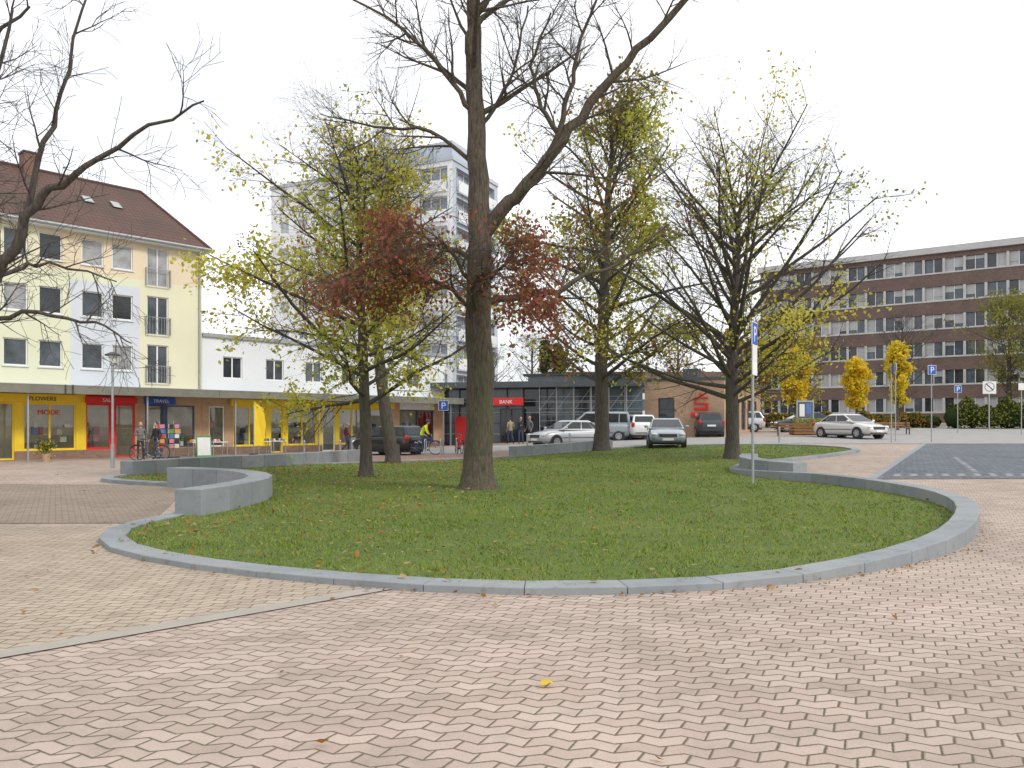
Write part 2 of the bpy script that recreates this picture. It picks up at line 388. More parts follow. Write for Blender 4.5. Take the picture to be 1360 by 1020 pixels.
for i in range(260):
    p=R.choice(kp[:]); nn=V((p.x-1,p.y-15)).normalized(); q=p+nn*R.uniform(.02,.14)
    if p.x>1.0 or R.random()<.25: ex.append(q.x+R.uniform(-.2,.2)); ey.append(q.y)
ex=np.array(ex);ey=np.array(ey); kk=~inside(ex,ey,np.array(OUT))
lx=np.concatenate([lx,ex[kk]]); ly=np.concatenate([ly,ey[kk]])
leafquads(np.stack([lx,ly,gz(lx,ly)+.022],1),NR.uniform(.018,.038,len(lx)),'fallen_leaves',[lf_brn,lf_tan,lf_orange],NR.integers(0,3,len(lx)),flat=True)
leafquads([(.2,4.82,.03),(.23,4.84,.035)],[.05,.04],'fallen_leaf',[lf_gold],[0,0],flat=True)
leafquads([(-.95,3.95,.03)],[.04],'fallen_leaf',[lf_orange],[0],flat=True)
# ------------------------------------------------------------------ trees
def rv(): return V((R.gauss(0,1),R.gauss(0,1),R.gauss(0,1)))
class Tree:
    def __init__(s,bk): s.mb=MB(); s.bk=bk; s.lc=[]; s.ls=[]; s.lm=[]
    def path(s,pts,rad,sides): s.mb.tube(pts,rad,sides,twig if sides<=4 else s.bk,cap=False)
    def spawn(s,pts,rad,lvl,c,L=None):
        n=len(pts); cnt=c['n'][lvl]
        for i in range(cnt):
            t=c['t0'][lvl]+(1-c['t0'][lvl])*((i+R.random())/cnt)
            f=t*(n-1); j=min(int(f),n-2); p=pts[j].lerp(pts[j+1],f-j); d=(pts[j+1]-pts[j]).normalized(); r=rad[j]*(1-(f-j))+rad[j+1]*(f-j)
            am=c['ang'][lvl]
            if lvl==0 and 'angt' in c: am=am+(c['angt']-am)*t
            a=math.radians(R.gauss(am,c.get('angv',9)))
            pr=rv(); pr=(pr-d*pr.dot(d)).normalized()
            if lvl==0 and 'az' in c:
                az=i*2.4+R.uniform(-.4,.4); pr=V((math.cos(az),math.sin(az),0)); pr=(pr-d*pr.dot(d)).normalized()
            nd=(d*math.cos(a)+pr*math.sin(a)).normalized()
            l=c['len'][lvl]*R.uniform(.65,1.2)
            if lvl==0:
                if 'prof' in c: l*=c['prof'](t)
                if 'side' in c: l*=c['side'](nd)
            elif lvl>0: l*=(1-.45*t)
            s.grow(p,nd,l,min(r*.7,c['rad'][lvl]*(l/c['len'][lvl])**.7),lvl+1,c)
    def grow(s,p,d,L,r,lvl,c):
        n=c['seg'][lvl]; pts=[V(p)]; rad=[r]; d=V(d)
        for i in range(n):
            d=(d+rv()*c['wig'][lvl]+V((0,0,c['up'][lvl]))).normalized(); p=p+d*(L/n); pts.append(p.copy()); rad.append(max(r*(1-.78*(i+1)/n),.0028))
        s.path(pts,rad,c['sides'][lvl])
        if lvl>=c['max']: s.leaf(pts,c)
        else: s.spawn(pts,rad,lvl,c,L)
    def leaf(s,pts,c):
        for i in range(c['nleaf']):
            f=R.uniform(.15,1)*(len(pts)-1); j=min(int(f),len(pts)-2); q=pts[j].lerp(pts[j+1],f-j)+rv()*c['lspread']
            if R.random()<c['lprob'](q):
                s.lc.append(tuple(q)); s.ls.append(c['lsize']*R.uniform(.55,1.25)); s.lm.append(c['lmi'](q))
    def done(s,name,loc,mats):
        g=group(name,loc); s.mb.obj('branches',g,smooth=True)
        if s.lc: leafquads(s.lc,s.ls,'leaves',mats,s.lm,g)
        return g
def trunk(T,pts,rad,c,sides=14,spawn=True):
    P=[V(p) for p in pts]; PP=[];RR=[]
    for i in range(len(P)-1):
        for j in range(4):
            t=j/4; PP.append(P[i].lerp(P[i+1],t)); RR.append(rad[i]*(1-t)+rad[i+1]*t)
    PP.append(P[-1]); RR.append(rad[-1])
    for i in range(1,len(PP)-1): PP[i]=PP[i]+V((R.uniform(-1,1),R.uniform(-1,1),0))*RR[i]*.12
    T.path(PP,RR,sides)
    b=PP[0]; r=RR[0]
    T.path([b+V((0,0,-.15)),b+V((0,0,.02)),b+V((0,0,.15)),b+V((0,0,.4)),b+V((0,0,.8))],[r*1.6,r*1.42,r*1.22,r*1.07,r*.97],sides)
    if spawn: T.spawn(PP,RR,0,c)
    return PP,RR
def clump(q,f,s=0): return math.sin(q.x*f+s)+math.sin(q.y*f*1.1+s*2)+math.sin(q.z*f*1.2+s*3)
def cl(x): return max(0,min(1,x))
def std(**k):
    c=dict(max=3,n=[26,9,9],t0=[.25,.15,.15],ang=[65,45,42],len=[4,1.7,.7],rad=[.07,.022,.008],seg=[7,5,4,3],wig=[.05,.07,.10,.14],up=[0,.04,.03,.0],sides=[12,6,4,3],nleaf=4,lspread=.12,lsize=.075,lprob=lambda q:.6,lmi=lambda q:0,az=1)
    c.update(k); return c
# --- tree 2 (yellow green)
T=Tree(bark2); b=V((-4.3,23.3,gz(-4.3,23.3)+.05))
c=std(n=[42,12,9],len=[4.8,1.8,.75],prof=lambda t:1.0 if t<.45 else 1.0-.72*(t-.45)/.55,side=lambda d:1.0-.12*d.x,ang=[80,45,45],angt=48,t0=[.2,.1,.1],up=[0,.01,.0,-.05],
  nleaf=9,lspread=.14,lsize=.072,lprob=lambda q:cl(.48+.36*clump(q,1.5,1))*(1 if q.z<8.0 else (.4 if q.z<9.2 else .12)),
  lmi=lambda q:0 if clump(q,1.3,4)+R.gauss(0,.9)>-.1 else (1 if R.random()<.8 else 2))
trunk(T,[b,b+V((-.05,0,2.5)),b+V((-.15,0,5)),b+V((-.25,.1,7.5)),b+V((-.3,.2,9.4))],[.18,.16,.12,.07,.03],c)
T.done('lime_tree',b,[lf_yel,lf_grn,lf_olive])
# --- tree 3
T=Tree(bark2); b=V((-4.7,31.2,gz(-4.7,31.2)))
c=std(n=[24,10,8],len=[4.2,1.9,.8],prof=lambda t:1.05 if t<.5 else 1.05*(1-.7*(t-.5)/.5),t0=[.28,.12,.1],angt=42,nleaf=5,lsize=.10,
  lprob=lambda q:cl(.45+.3*clump(q,1.3,2))*(1 if q.z<8 else .25),lmi=lambda q:0 if R.random()<.55 else 1)
trunk(T,[b,b+V((-.5,0,3.5)),b+V((-.7,0,6)),b+V((-.3,.1,9)),b+V((0,.2,12))],[.27,.22,.17,.1,.03],c)
T.done('lime_tree',b,[lf_yel,lf_grn,lf_olive])
# --- tree 4
T=Tree(bark2); b=V((4.25,37.6,gz(4.25,37.6)+.05))
c=std(n=[46,11,9],len=[6.0,2.4,.95],prof=lambda t:1.0 if t<.5 else 1.0-.5*(t-.5)/.5,t0=[.17,.1,.1],ang=[68,45,45],angt=40,rad=[.10,.03,.011],nleaf=8,lspread=.2,lsize=.11,
  lprob=lambda q:cl(.42+.33*clump(q,.9,3))*(1 if q.z<13 else .5),lmi=lambda q:(0 if R.random()<.35 else 1) if clump(q,.8,2)>-.3 else (2 if R.random()<.6 else 3))
trunk(T,[b,b+V((0,0,4)),b+V((.15,0,8)),b+V((.3,.1,12)),b+V((.6,.2,15.2))],[.36,.30,.24,.15,.04],c)
T.done('oak_tree',b,[lf_yel,lf_grn,lf_olive,lf_brn])
# --- tree 5
T=Tree(bark2); b=V((8.35,30,gz(8.35,30)+.05))
c=std(n=[50,12,9],len=[6.7,2.4,.95],prof=lambda t:1.0 if t<.35 else 1.0-.42*(t-.35)/.65,t0=[.19,.1,.1],ang=[76,42,42],angt=38,up=[0,.03,.015,-.03],rad=[.10,.026,.009],nleaf=6,lspread=.16,lsize=.078,
  lprob=lambda q:cl(.2+.26*clump(q,1.0,5))*(1.7 if q.z<6.5 and q.x>9 else .8),lmi=lambda q:0 if clump(q,.7,1)+R.gauss(0,.6)>.3 else (1 if R.random()<.6 else (2 if R.random()<.7 else 3)))
trunk(T,[b,b+V((0,0,2.6)),b+V((.05,0,4.5)),b+V((.2,.1,7.5)),b+V((.4,.2,10.2))],[.26,.23,.2,.12,.03],c)
T.done('oak_tree',b,[lf_yel,lf_grn,lf_olive,lf_brn])
# --- main oak
T=Tree(bark); B=V((-.82,19.1,gz(-.82,19.1)+.05))
redz=lambda q:(1 if q.z<6.5 and q.x<1.1 and q.x>-4.8 else (.1 if q.z<7.2 else 0))*cl(.46+.33*clump(q,1.7,0))
c=std(n=[7,9,8],t0=[.55,.15,.1],len=[3.6,1.8,.8],rad=[.07,.025,.009],prof=lambda t:1,nleaf=5,lsize=.062,lprob=redz,lmi=lambda q:0 if R.random()<.65 else 1,up=[0,.03,.02,.0],ang=[50,45,45])
trunk(T,[B,B+V((.02,0,2)),B+V((.02,0,4.2)),B+V((.06,0,6.4)),B+V((-.05,.1,8.6)),B+V((-.1,.2,10.5)),B+V((-.15,.2,13)),B+V((-.1,.3,16.5))],[.36,.33,.31,.27,.22,.19,.12,.04],c,sides=18)
def limb(pts,r0,r1,n1=9,L=None,cc=None,sides=9,lev=1):
    cc=dict(cc or c); P=[V(p) for p in pts]; D=[]
    for i in range(len(P)-1):
        a,b2,c2,d2=P[max(i-1,0)],P[i],P[i+1],P[min(i+2,len(P)-1)]
        for j in range(4):
            t=j/4; D.append(.5*((2*b2)+(c2-a)*t+(2*a-5*b2+4*c2-d2)*t*t+(3*b2-a-3*c2+d2)*t**3)+rv()*.025)
    D.append(P[-1]); rad=[r0+(r1-r0)*i/(len(D)-1) for i in range(len(D))]
    T.path(D,rad,sides); cc['n']=[0,n1]+list(cc['n'][2:])
    if L: cc['len']=[cc['len'][0],L]+list(cc['len'][2:])
    T.spawn(D,rad,lev,cc,1)
cL=dict(c); cL['max']=4; cL['n']=[8,9,7,6]; cL['len']=[4,2.6,1.3,.6]; cL['rad']=[.1,.045,.017,.007]; cL['seg']=[6,6,5,4,3]; cL['wig']=[.05,.07,.09,.12,.14]; cL['up']=[0,.03,.03,.02,0]; cL['sides']=[12,7,5,4,3]; cL['t0']=[.3,.18,.12,.1]; cL['ang']=[50,44,42,42]; cL['nleaf']=6
cR=dict(cL); cR['up']=[0,.0,.0,-.02,-.04]
limb([(-.75,19.1,6.1),(-.25,19,6.8),(.45,18.9,7.45),(1.2,18.8,8.4),(2.0,18.6,9.4),(2.9,18.4,10.3),(4.3,18.2,11.7),(5.6,18,12.8)],.19,.05,13,2.6,cL)
limb([(.9,18.8,8.0),(1.3,18.6,9.1),(1.5,18.4,10.2),(2.1,18.3,11.8)],.08,.025,8,1.7,cL,7)
limb([(1.2,18.8,8.4),(.7,18.6,9.1),(.5,18.5,10),(.9,18.4,11.2)],.07,.02,7,1.5,cL,7)
limb([(-.75,19.1,4.5),(.2,19.2,4.75),(1.1,19.3,4.85),(1.8,19.4,5.3),(2.6,19.5,5.6),(3.9,19.6,6.6)],.10,.02,10,1.7,cL,8)
limb([(-.9,19.1,5.6),(-1.8,18.8,5.9),(-2.6,18.4,5.7),(-3.4,18,5.2),(-4.1,17.8,4.8)],.07,.015,9,1.3,cR,7)
limb([(-.9,19.1,4.3),(-1.6,18.4,4.9),(-2.3,17.6,5.0),(-3.0,17.0,4.6),(-3.7,16.8,4.2)],.065,.015,9,1.2,cR,7)
limb([(-.8,19,4.2),(-.9,18.2,4.8),(-.5,17.3,4.95),(.1,16.6,4.6)],.06,.015,10,1.2,cR,6)
limb([(-.8,19,4.6),(-.4,18.4,5.2),(.1,17.9,5.1),(.6,17.5,4.5)],.055,.015,8,1.0,cR,6)
limb([(-.85,19,4.8),(-1.4,18.2,5.6),(-1.6,17.5,5.7),(-1.7,16.8,5.2)],.055,.015,9,1.2,cR,6)
limb([(-.9,19.2,7.9),(-2.0,19.4,8.8),(-3.4,19.6,9.0),(-4.8,19.8,9.4)],.06,.012,10,1.9,cL,7)
limb([(-.95,19.2,9.2),(-1.7,19,10.2),(-2.6,18.8,11),(-4,18.6,11.8)],.07,.02,10,2.0,cL,7)
limb([(-.95,19.2,10.2),(-1.0,19,11.2),(-.3,18.8,12.2),(.4,18.6,14)],.13,.03,9,2.0,cL,7)
limb([(-.85,19.2,8.7),(-.3,19.4,9.6),(.1,19.5,10.6),(.4,19.6,12)],.06,.02,8,1.6,cL,7)
T.done('oak_tree',B,[lf_red,lf_brn])
# --- left bare tree
T=Tree(bark2); B=V((-7.9,10.2,0))
c=std(n=[9,9,7],t0=[.45,.15,.1],len=[2.6,1.1,.5],rad=[.05,.017,.007],nleaf=0,lprob=lambda q:0)
cL2=dict(cL); cL2['nleaf']=0; cL2['len']=[3,1.4,.75,.38]; cL2['rad']=[.05,.018,.008,.004]; cL2['n']=[5,7,5,4]
trunk(T,[B,B+V((0,0,2.2)),B+V((-.2,0,4)),B+V((-.5,0,7.5))],[.2,.17,.12,.05],c)
limb([(-7.85,10.2,2.1),(-6.9,10,2.9),(-6.35,9.9,3.6),(-5.9,9.8,4.35),(-5.4,9.7,4.65),(-4.6,9.6,5.1),(-3.7,9.5,5.5)],.10,.010,7,1.2,cL2,7)
limb([(-6.15,9.9,3.9),(-5.85,9.8,4.9),(-5.6,9.8,5.7),(-5.2,9.7,6.9)],.045,.012,6,1.0,cL2,6)
limb([(-7.9,10.2,3.2),(-7.0,9.8,4.4),(-6.4,9.6,5.3),(-6.0,9.5,6.6)],.06,.015,7,1.3,cL2,6)
limb([(-7.85,10.2,2.2),(-7.0,10.4,2.9),(-6.3,10.5,3.1),(-5.6,10.6,2.95),(-5.1,10.6,2.7)],.045,.008,8,.8,cL2,6)
limb([(-7.9,10.2,3.8),(-7.2,10.0,5.2),(-6.8,10.0,6.2),(-6.1,10,6.9)],.06,.015,7,1.3,cL2,6)
limb([(-7.85,10.2,2.4),(-6.8,10.6,3.6),(-6.3,10.8,3.8),(-5.5,11,3.6)],.04,.008,7,.9,cL2,6)
T.done('bare_tree',B,[lf_brn])
# --- small trees
def smalltree(name,x,y,h,w,mats,dens=1,t0=.28,bare=False,lsize=.13,n1=26):
    T=Tree(bark2); b=V((x,y,gz(x,y)-.03))
    c=std(max=2,n=[n1,9],len=[w*.5,w*.22],rad=[.05,.02],t0=[t0,.1],seg=[5,5,3],ang=[50,45],prof=lambda t:math.sin(math.pi*min(1,max(.08,(t-t0)/(1-t0)*.85+.15)))**.6,nleaf=0 if bare else int(10*dens),lspread=.14,lsize=lsize,lprob=lambda q:.9,lmi=lambda q:R.randrange(len(mats)))
    if bare or dens<.6: c.update(max=3,n=[n1+8,9,7],len=[w*.5,w*.2,w*.08],rad=[.05,.02,.012],t0=[t0,.1,.1],ang=[50,45,45],seg=[5,5,4,3],nleaf=0 if bare else 2)
    trunk(T,[b,b+V((0,0,h*.35)),b+V((.05,0,h*.7)),b+V((0,.05,h*.97))],[.02*h,.017*h,.011*h,.02],c,sides=8)
    T.done(name,b,mats)
smalltree('maple_tree',22.2,62,5.8,3.4,[lf_gold,lf_gold,lf_yel],2.6,lsize=.15)
smalltree('maple_tree',27.0,62,5.3,2.5,[lf_gold,lf_gold,lf_yel],2.6,lsize=.15)
smalltree('maple_tree',30.2,62,6.8,2.5,[lf_gold,lf_yel],2,lsize=.15)
smalltree('beech_tree',21.5,72,7.2,8,[lf_orange,lf_olive],1.6,.12,lsize=.18)
smalltree('beech_tree',28,76,8,7,[lf_orange,lf_olive,lf_grn],.8,.12,lsize=.16)
smalltree('bare_tree',44,70,11,9,[lf_olive],.3,.2)
smalltree('bare_tree',51,72,12,10,[lf_olive],.3,.2)
smalltree('bare_tree',47.5,68,9.5,8,[lf_olive],.3,.15)
smalltree('bare_tree',37,75,10,8,[lf_olive],.3,.2,bare=True)
smalltree('bare_tree',2,80,9.5,8,[lf_brn],.3,.2,bare=True)
smalltree('bare_tree',-2,84,8.5,8,[lf_brn],.3,.2,bare=True)
smalltree('beech_tree',15.5,74,9.5,7,[lf_orange,lf_olive],.8,.2)
smalltree('conifer_tree',3.9,92,10.2,2.2,[lf_dark],3,.05,lsize=.25)
smalltree('conifer_tree',5.4,93,9.6,2.2,[lf_dark],3,.05,lsize=.25)
def hedge(name,x0,x1,y,h,d,mats,n):
    C=[];g=group(name,((x0+x1)/2,y,gz((x0+x1)/2,y)))
    core=MB()
    xs=np.linspace(x0,x1,max(4,int((x1-x0)/1.2)))
    for x in xs: core.sph((x,y,gz(x,y)+h*.4),(1.0,d*.4,h*.45*R.uniform(.8,1.05)),lf_dark,8)
    core.obj('core',g,smooth=True)
    for i in range(n):
        x=R.uniform(x0-.3,x1+.3); hh=h*(.85+.15*math.sin(x*1.7)+.1*math.sin(x*4)); a=R.uniform(0,math.pi)
        C.append((x,y+math.cos(a)*d*.5*R.uniform(.8,1.1),gz(x,y)+math.sin(a)**.6*hh*R.uniform(.85,1.05)))
    leafquads(C,NR.uniform(.08,.16,n),'leaves',mats,NR.integers(0,len(mats),n),g)
hedge('hedge',37,46,66,2.4,2,[lf_dark,lf_olive],5000)
hedge('hedge',46,62,64,1.6,2,[lf_dark,lf_grn],6000)
hedge('hedge',22,36,68,1.3,1.6,[lf_dark,lf_olive,lf_orange],5000)
# ------------------------------------------------------------------ facades
def facade(mb,x0,x1,z0,z1,ops,wm,rev=.14,y=0,bx=(),bz=(),revm=None):
    xs=sorted(set([x0,x1]+[q for o in ops for q in (o[0],o[1])]+list(bx))); zs=sorted(set([z0,z1]+[q for o in ops for q in (o[2],o[3])]+list(bz)))
    for a,b in zip(xs,xs[1:]):
        for c_,d in zip(zs,zs[1:]):
            mx,mz=(a+b)/2,(c_+d)/2
            if any(o[0]<mx<o[1] and o[2]<mz<o[3] for o in ops): continue
            mat=wm(mx,mz) if callable(wm) else wm
            mb.add([(a,y,c_),(b,y,c_),(b,y,d),(a,y,d)],[(0,1,2,3)],mat)
    for o in ops:
        a,b,c_,d=o[:4]; mat=revm or (wm((a+b)/2,d+.05) if callable(wm) else wm)
        mb.add([(a,y,c_),(b,y,c_),(b,y,d),(a,y,d),(a,y+rev,c_),(b,y+rev,c_),(b,y+rev,d),(a,y+rev,d)],[(0,4,5,1),(1,5,6,2),(2,6,7,3),(3,7,4,0)],mat)
def window(mb,a,b,c,d,fm,gm,y=.12,fw=.06,nx=1,nz=1):
    mb.add([(a,y,c),(b,y,c),(b,y,d),(a,y,d)],[(0,1,2,3)],gm)
    e=.004
    mb.box(a,b,y-.05,y-e,c,c+fw,fm); mb.box(a,b,y-.05,y-e,d-fw,d,fm); mb.box(a,a+fw,y-.05,y-e,c+fw,d-fw,fm); mb.box(b-fw,b,y-.05,y-e,c+fw,d-fw,fm)
    for i in range(1,nx):
        x=a+(b-a)*i/nx; mb.box(x-fw*.6,x+fw*.6,y-.045,y-e,c+fw,d-fw,fm)
    for i in range(1,nz):
        z=c+(d-c)*i/nz; mb.box(a+fw,b-fw,y-.04,y-e,z-fw*.4,z+fw*.4,fm)
# ---------------- left apartment building
UA=(.68,.733); FA=frame((-23.1,35.7),UA)
ren_y=M('render_paleyellow',(.72,.70,.51),(.66,.64,.47),.35,.9); ren_p=M('render_peach',(.74,.63,.46),(.68,.58,.42),.35,.9); ren_b=M('render_paleblue',(.62,.66,.71),(.56,.60,.65),.35,.9); ren_g=M('render_palegreen',(.70,.72,.54),(.64,.66,.49),.35,.9)
m,t=newmat('roof_tiles'); o=t.obj(); sp=t.new('ShaderNodeSeparateXYZ'); t.l.new(o,sp.inputs[0])
u=t.m('ADD',t.m('MULTIPLY',sp.outputs[0],.68),t.m('MULTIPLY',sp.outputs[1],.733))
zz=t.m('FRACT',t.m('MULTIPLY',sp.outputs[2],4.2)); uu=t.m('PINGPONG',u,.12)
colr=t.mix(t.noise(o,5,5),(.075,.038,.03),(.15,.08,.062)); colr=t.mix(t.rng(t.noise(o,.5,5),.4,.65,0,.6),colr,(.06,.045,.035)); colr=t.mix(t.rng(zz,0,.25,.7,0),colr,(.03,.02,.017)); colr=t.mix(t.rng(uu,0,.04,.5,0),colr,(.04,.025,.02))
t.l.new(colr,t.b.inputs['Base Color']); t.b.inputs['Roughness'].default_value=.85; tile=m
G=group('apartment_building',(-20,39,0))
def wcol(x,z):
    if z>9.0 and x>1.6: return ren_p
    if 2.9<x<6.15 and z<8.6: return ren_b
    if x>6.15: return ren_y
    return ren_g if z<9 else ren_y
ops=[];wl=[]
cols=[-14.2,-12.8,-11,-9.6,-6.7,-4.8,-3.4,-1.6,.6,2.05,3.9,5.3]
for s in cols:
    for z in (4.35,6.88,9.4):
        ops.append((s-.5,s+.5,z,z+1.25)); wl.append((s-.5,s+.5,z,z+1.25,1))
fr_=[]
for s in (7.05,-8.0):
    for z in (3.75,6.25,8.75): ops.append((s-.55,s+.55,z,z+2.0)); fr_.append((s-.55,s+.55,z,z+2.0))
w=MB(); w.X=FA; facade(w,-16,9.4,3.35,11.05,ops,wcol,bx=(1.6,2.9,6.15),bz=(8.6,9.0))
w.box(-16,-15.8,.02,10,0,11.05,ren_y); w.box(9.2,9.4,.003,10,0,11.05,ren_y); w.box(-16,9.4,9.8,10,0,11.04,ren_y)
w.obj('walls',G)
w=MB(); w.X=FA
for q in wl:
    window(w,*q[:4],white,R.choice([gl[0],gl[0],gl[1],gl[2]]),nx=q[4]); w.box(q[0]-.05,q[1]+.05,-.06,.08,q[2]-.06,q[2]-.002,whitem)
for q in fr_:
    window(w,*q,white,R.choice(gl[:2]),nx=2)
    for i in range(9): x=q[0]-.05+i*(q[1]-q[0]+.1)/8; w.box(x-.007,x+.007,-.12,-.10,q[2]+.05,q[2]+.9,steel)
    w.box(q[0]-.08,q[1]+.08,-.13,-.09,q[2]+.9,q[2]+.93,steel); w.box(q[0]-.08,q[1]+.08,-.13,-.09,q[2]+.03,q[2]+.05,steel); w.box(q[0]-.08,q[0]-.05,-.13,.0,q[2]+.03,q[2]+.93,steel); w.box(q[1]+.05,q[1]+.08,-.13,.0,q[2]+.03,q[2]+.93,steel)
w.cyl((9.25,-.06,3.4),(9.25,-.06,11),.05,steel); w.obj('windows',G)
w=MB(); w.X=FA; z0=11.05; zr=14.9; o_=.45
w.add([(-16.3,-o_,z0),(9.7,-o_,z0),(9.7,10+o_,z0),(-16.3,10+o_,z0),(-15,5,zr),(8.2,5,zr)],[(0,1,5,4),(1,2,5),(2,3,4,5),(3,0,4)],tile)
w.box(-16.3,9.7,-o_,10+o_,z0-.18,z0-.003,whitem); w.cyl((-16.3,-o_-.06,z0-.04),(9.7,-o_-.06,z0-.04),.07,steel)
w.tube([(-15,5,zr),(8.2,5,zr),(9.7,-o_,z0)],[.11,.11,.1],6,tile)
w.obj('roof',G)
w=MB(); w.X=FA; cb_=brickmat('chimney_brick',(.16,.075,.055),(.2,.1,.07),(.2,.18,.16),UA)
for x in (-9,2.1): w.box(x,x+.7,4.2,5.0,13.5,15.5,cb_); w.box(x-.05,x+.75,4.15,5.05,15.5,15.58,darkm)
w.obj('chimney',G)
w=MB(); w.X=FA
sl=(zr-z0)/(5+o_)
for x in (-12,-3,4.3,5.7):
    yy=2.3
    for (a,b_,mt,h) in ((x,x+.55,darkm,.07),(x+.06,x+.49,gl[1],.09)):
        w.add([(a,yy,z0+sl*(yy+o_)+h),(b_,yy,z0+sl*(yy+o_)+h),(b_,yy+.6,z0+sl*(yy+.6+o_)+h),(a,yy+.6,z0+sl*(yy+.6+o_)+h)],[(0,1,2,3)],mt)
w.obj('skylights',G)
tilew=M('shop_pier',(.50,.33,.20),(.42,.27,.16),2,.7); plinth=brickmat('plinth_brick',(.22,.13,.09),(.28,.17,.12),(.2,.18,.15),UA)
fascia=M('canopy_fascia',(.20,.20,.16),(.15,.15,.12),2,.6); soffit=M('canopy_soffit',(.6,.57,.48),(.55,.52,.42),1,.8)
goods=[M('goods_'+n_,c_) for n_,c_ in (('red',(.55,.06,.05)),('cream',(.75,.68,.48)),('blue',(.1,.2,.45)),('green',(.12,.35,.12)),('white',(.75,.75,.75)),('black',(.04,.04,.05)),('orange',(.75,.35,.05)),('pink',(.65,.25,.35)))]
bluew=M('dark_shopfront',(.06,.09,.16),(.05,.07,.12),1,.5)
def shops(G,x0,x1,lst,H=3.1):
    w=MB(); w.X=FA
    facade(w,x0,x1,0,3.35,[(a,b,(.45 if k!='door' else .03),2.65) for a,b,k,_,_ in lst],lambda x,z: plinth if z<.42 else next((q[4] for q in lst if q[0]-.25<x<q[1]+.25),tilew),bz=(.42,),rev=.2)
    w.obj('shopfront_wall',G)
    w=MB(); w.X=FA
    for a,b,kd,fm,_ in lst:
        z0=.45 if kd!='door' else .03
        window(w,a,b,z0,2.65,fm,shopglass,y=.1,fw=.07,nx=max(1,round((b-a)/1.3)),nz=1)
        if kd!='door':
            for i in range(int((b-a)*7)):
                x=R.uniform(a+.1,b-.35); y=R.uniform(.3,1.4); s=R.uniform(.12,.3); zb=.45+R.choice([0,0,.35,.7,1.05])
                w.box(x,x+s,y,y+.2,zb,zb+R.uniform(.12,.4),R.choice(goods))
            for zz in (.43,.8,1.15,1.5): w.box(a+.05,b-.05,1.5,1.75,zz,zz+.03,goods[4])
    w.obj('shop_windows',G)
    w=MB(); w.X=FA; cream=goods[1]
    w.box(x0+.21,x1-.21,1.9,2.0,0,3.2,cream); w.box(x0+.21,x1-.21,.22,1.9,.01,.03,tilew); w.box(x0+.21,x1-.21,.22,1.9,3.0,3.2,soffit); w.box(x0+.21,x0+.3,.22,1.9,.03,3,cream); w.box(x1-.3,x1-.21,.22,1.9,.03,3,cream)
    w.obj('shop_interior',G)
    w=MB(); w.X=FA; w.box(x0,x1-.004,-1.9,-.004,3.1,3.32,soffit); w.box(x0,x1-.004,-1.98,-1.902,3.04,3.42,fascia); w.box(x0,x1-.004,-1.99,-.004,3.421,3.45,steel)
    x=x0+1
    while x<x1: w.box(x,x+.07,-1.7,-1.63,gz(0,0),3.1,steel); x+=5.2
    w.obj('canopy',G)
shops(G,-16,9.4,[(-15.5,-12.5,'w',white,tilew),(-12,-9,'w',white,tilew),(-8.5,-7.5,'door',darkm,tilew),(-7,-3.8,'w',yellow,yellow),(-3.4,-.3,'w',yellow,yellow),(-.1,.55,'door',yellow,yellow),(.9,3.15,'w',yellow,yellow),(3.6,4.75,'w',red,red),(4.95,5.9,'door',red,red),(6.4,7.3,'door',bluew,bluew),(7.5,9.0,'w',bluew,tilew)])
text('house_number','11',.62,FA,1.9,-2.0,3.03,darkm,G)
w=MB(); w.X=FA
w.box(6.35,7.9,-.16,-.01,2.68,3.05,blue); w.box(3.55,5.95,-.16,-.01,2.7,3.0,red); w.box(-7,3.2,-.16,-.01,2.68,3.06,yellow)
w.obj('shop_signs',G); text('sign_text','TRAVEL',.24,FA,6.75,-.17,2.77,white,G); text('sign_text','FLOWERS',.26,FA,1.1,-.17,2.76,goods[5],G); text('sign_text','SALE',.24,FA,4.3,-.17,2.76,white,G); text('window_text','MODE',.34,FA,1.5,.03,2.1,red,G)
# ---------------- low shop building
G=group('shop_building',(-12,46,0))
ops=[(x,x+1.15,4.2,5.4) for x in np.arange(10.6,26,2.6)]
w=MB(); w.X=FA; facade(w,9.41,27,3.35,6.4,ops,whitem); w.box(26.8,27,.003,12,0,6.4,whitem); w.box(9.42,27,11.8,12,0,6.39,whitem); w.box(9.42,27.1,-.12,12,6.401,6.6,steel); w.obj('walls',G)
w=MB(); w.X=FA
for q in ops: window(w,*q,white,R.choice(gl),nx=2)
w.obj('windows',G)
shops(G,9.41,27,[(9.8,10.7,'w',white,tilew),(11.2,13.2,'w',yellow,yellow),(13.5,14.3,'door',yellow,yellow),(14.6,16.6,'w',yellow,yellow),(17.0,17.9,'door',white,yellow),(18.2,20.2,'w',yellow,yellow),(20.5,22.2,'w',yellow,yellow),(23,26,'w',darkm,whitem)])
w=MB(); w.X=FA; w.box(11.0,22.4,-.2,-.01,2.68,3.06,yellow); w.obj('shop_sign',G); text('sign_text','SUPERMARKT',.26,FA,15,-.21,2.77,goods[5],G)
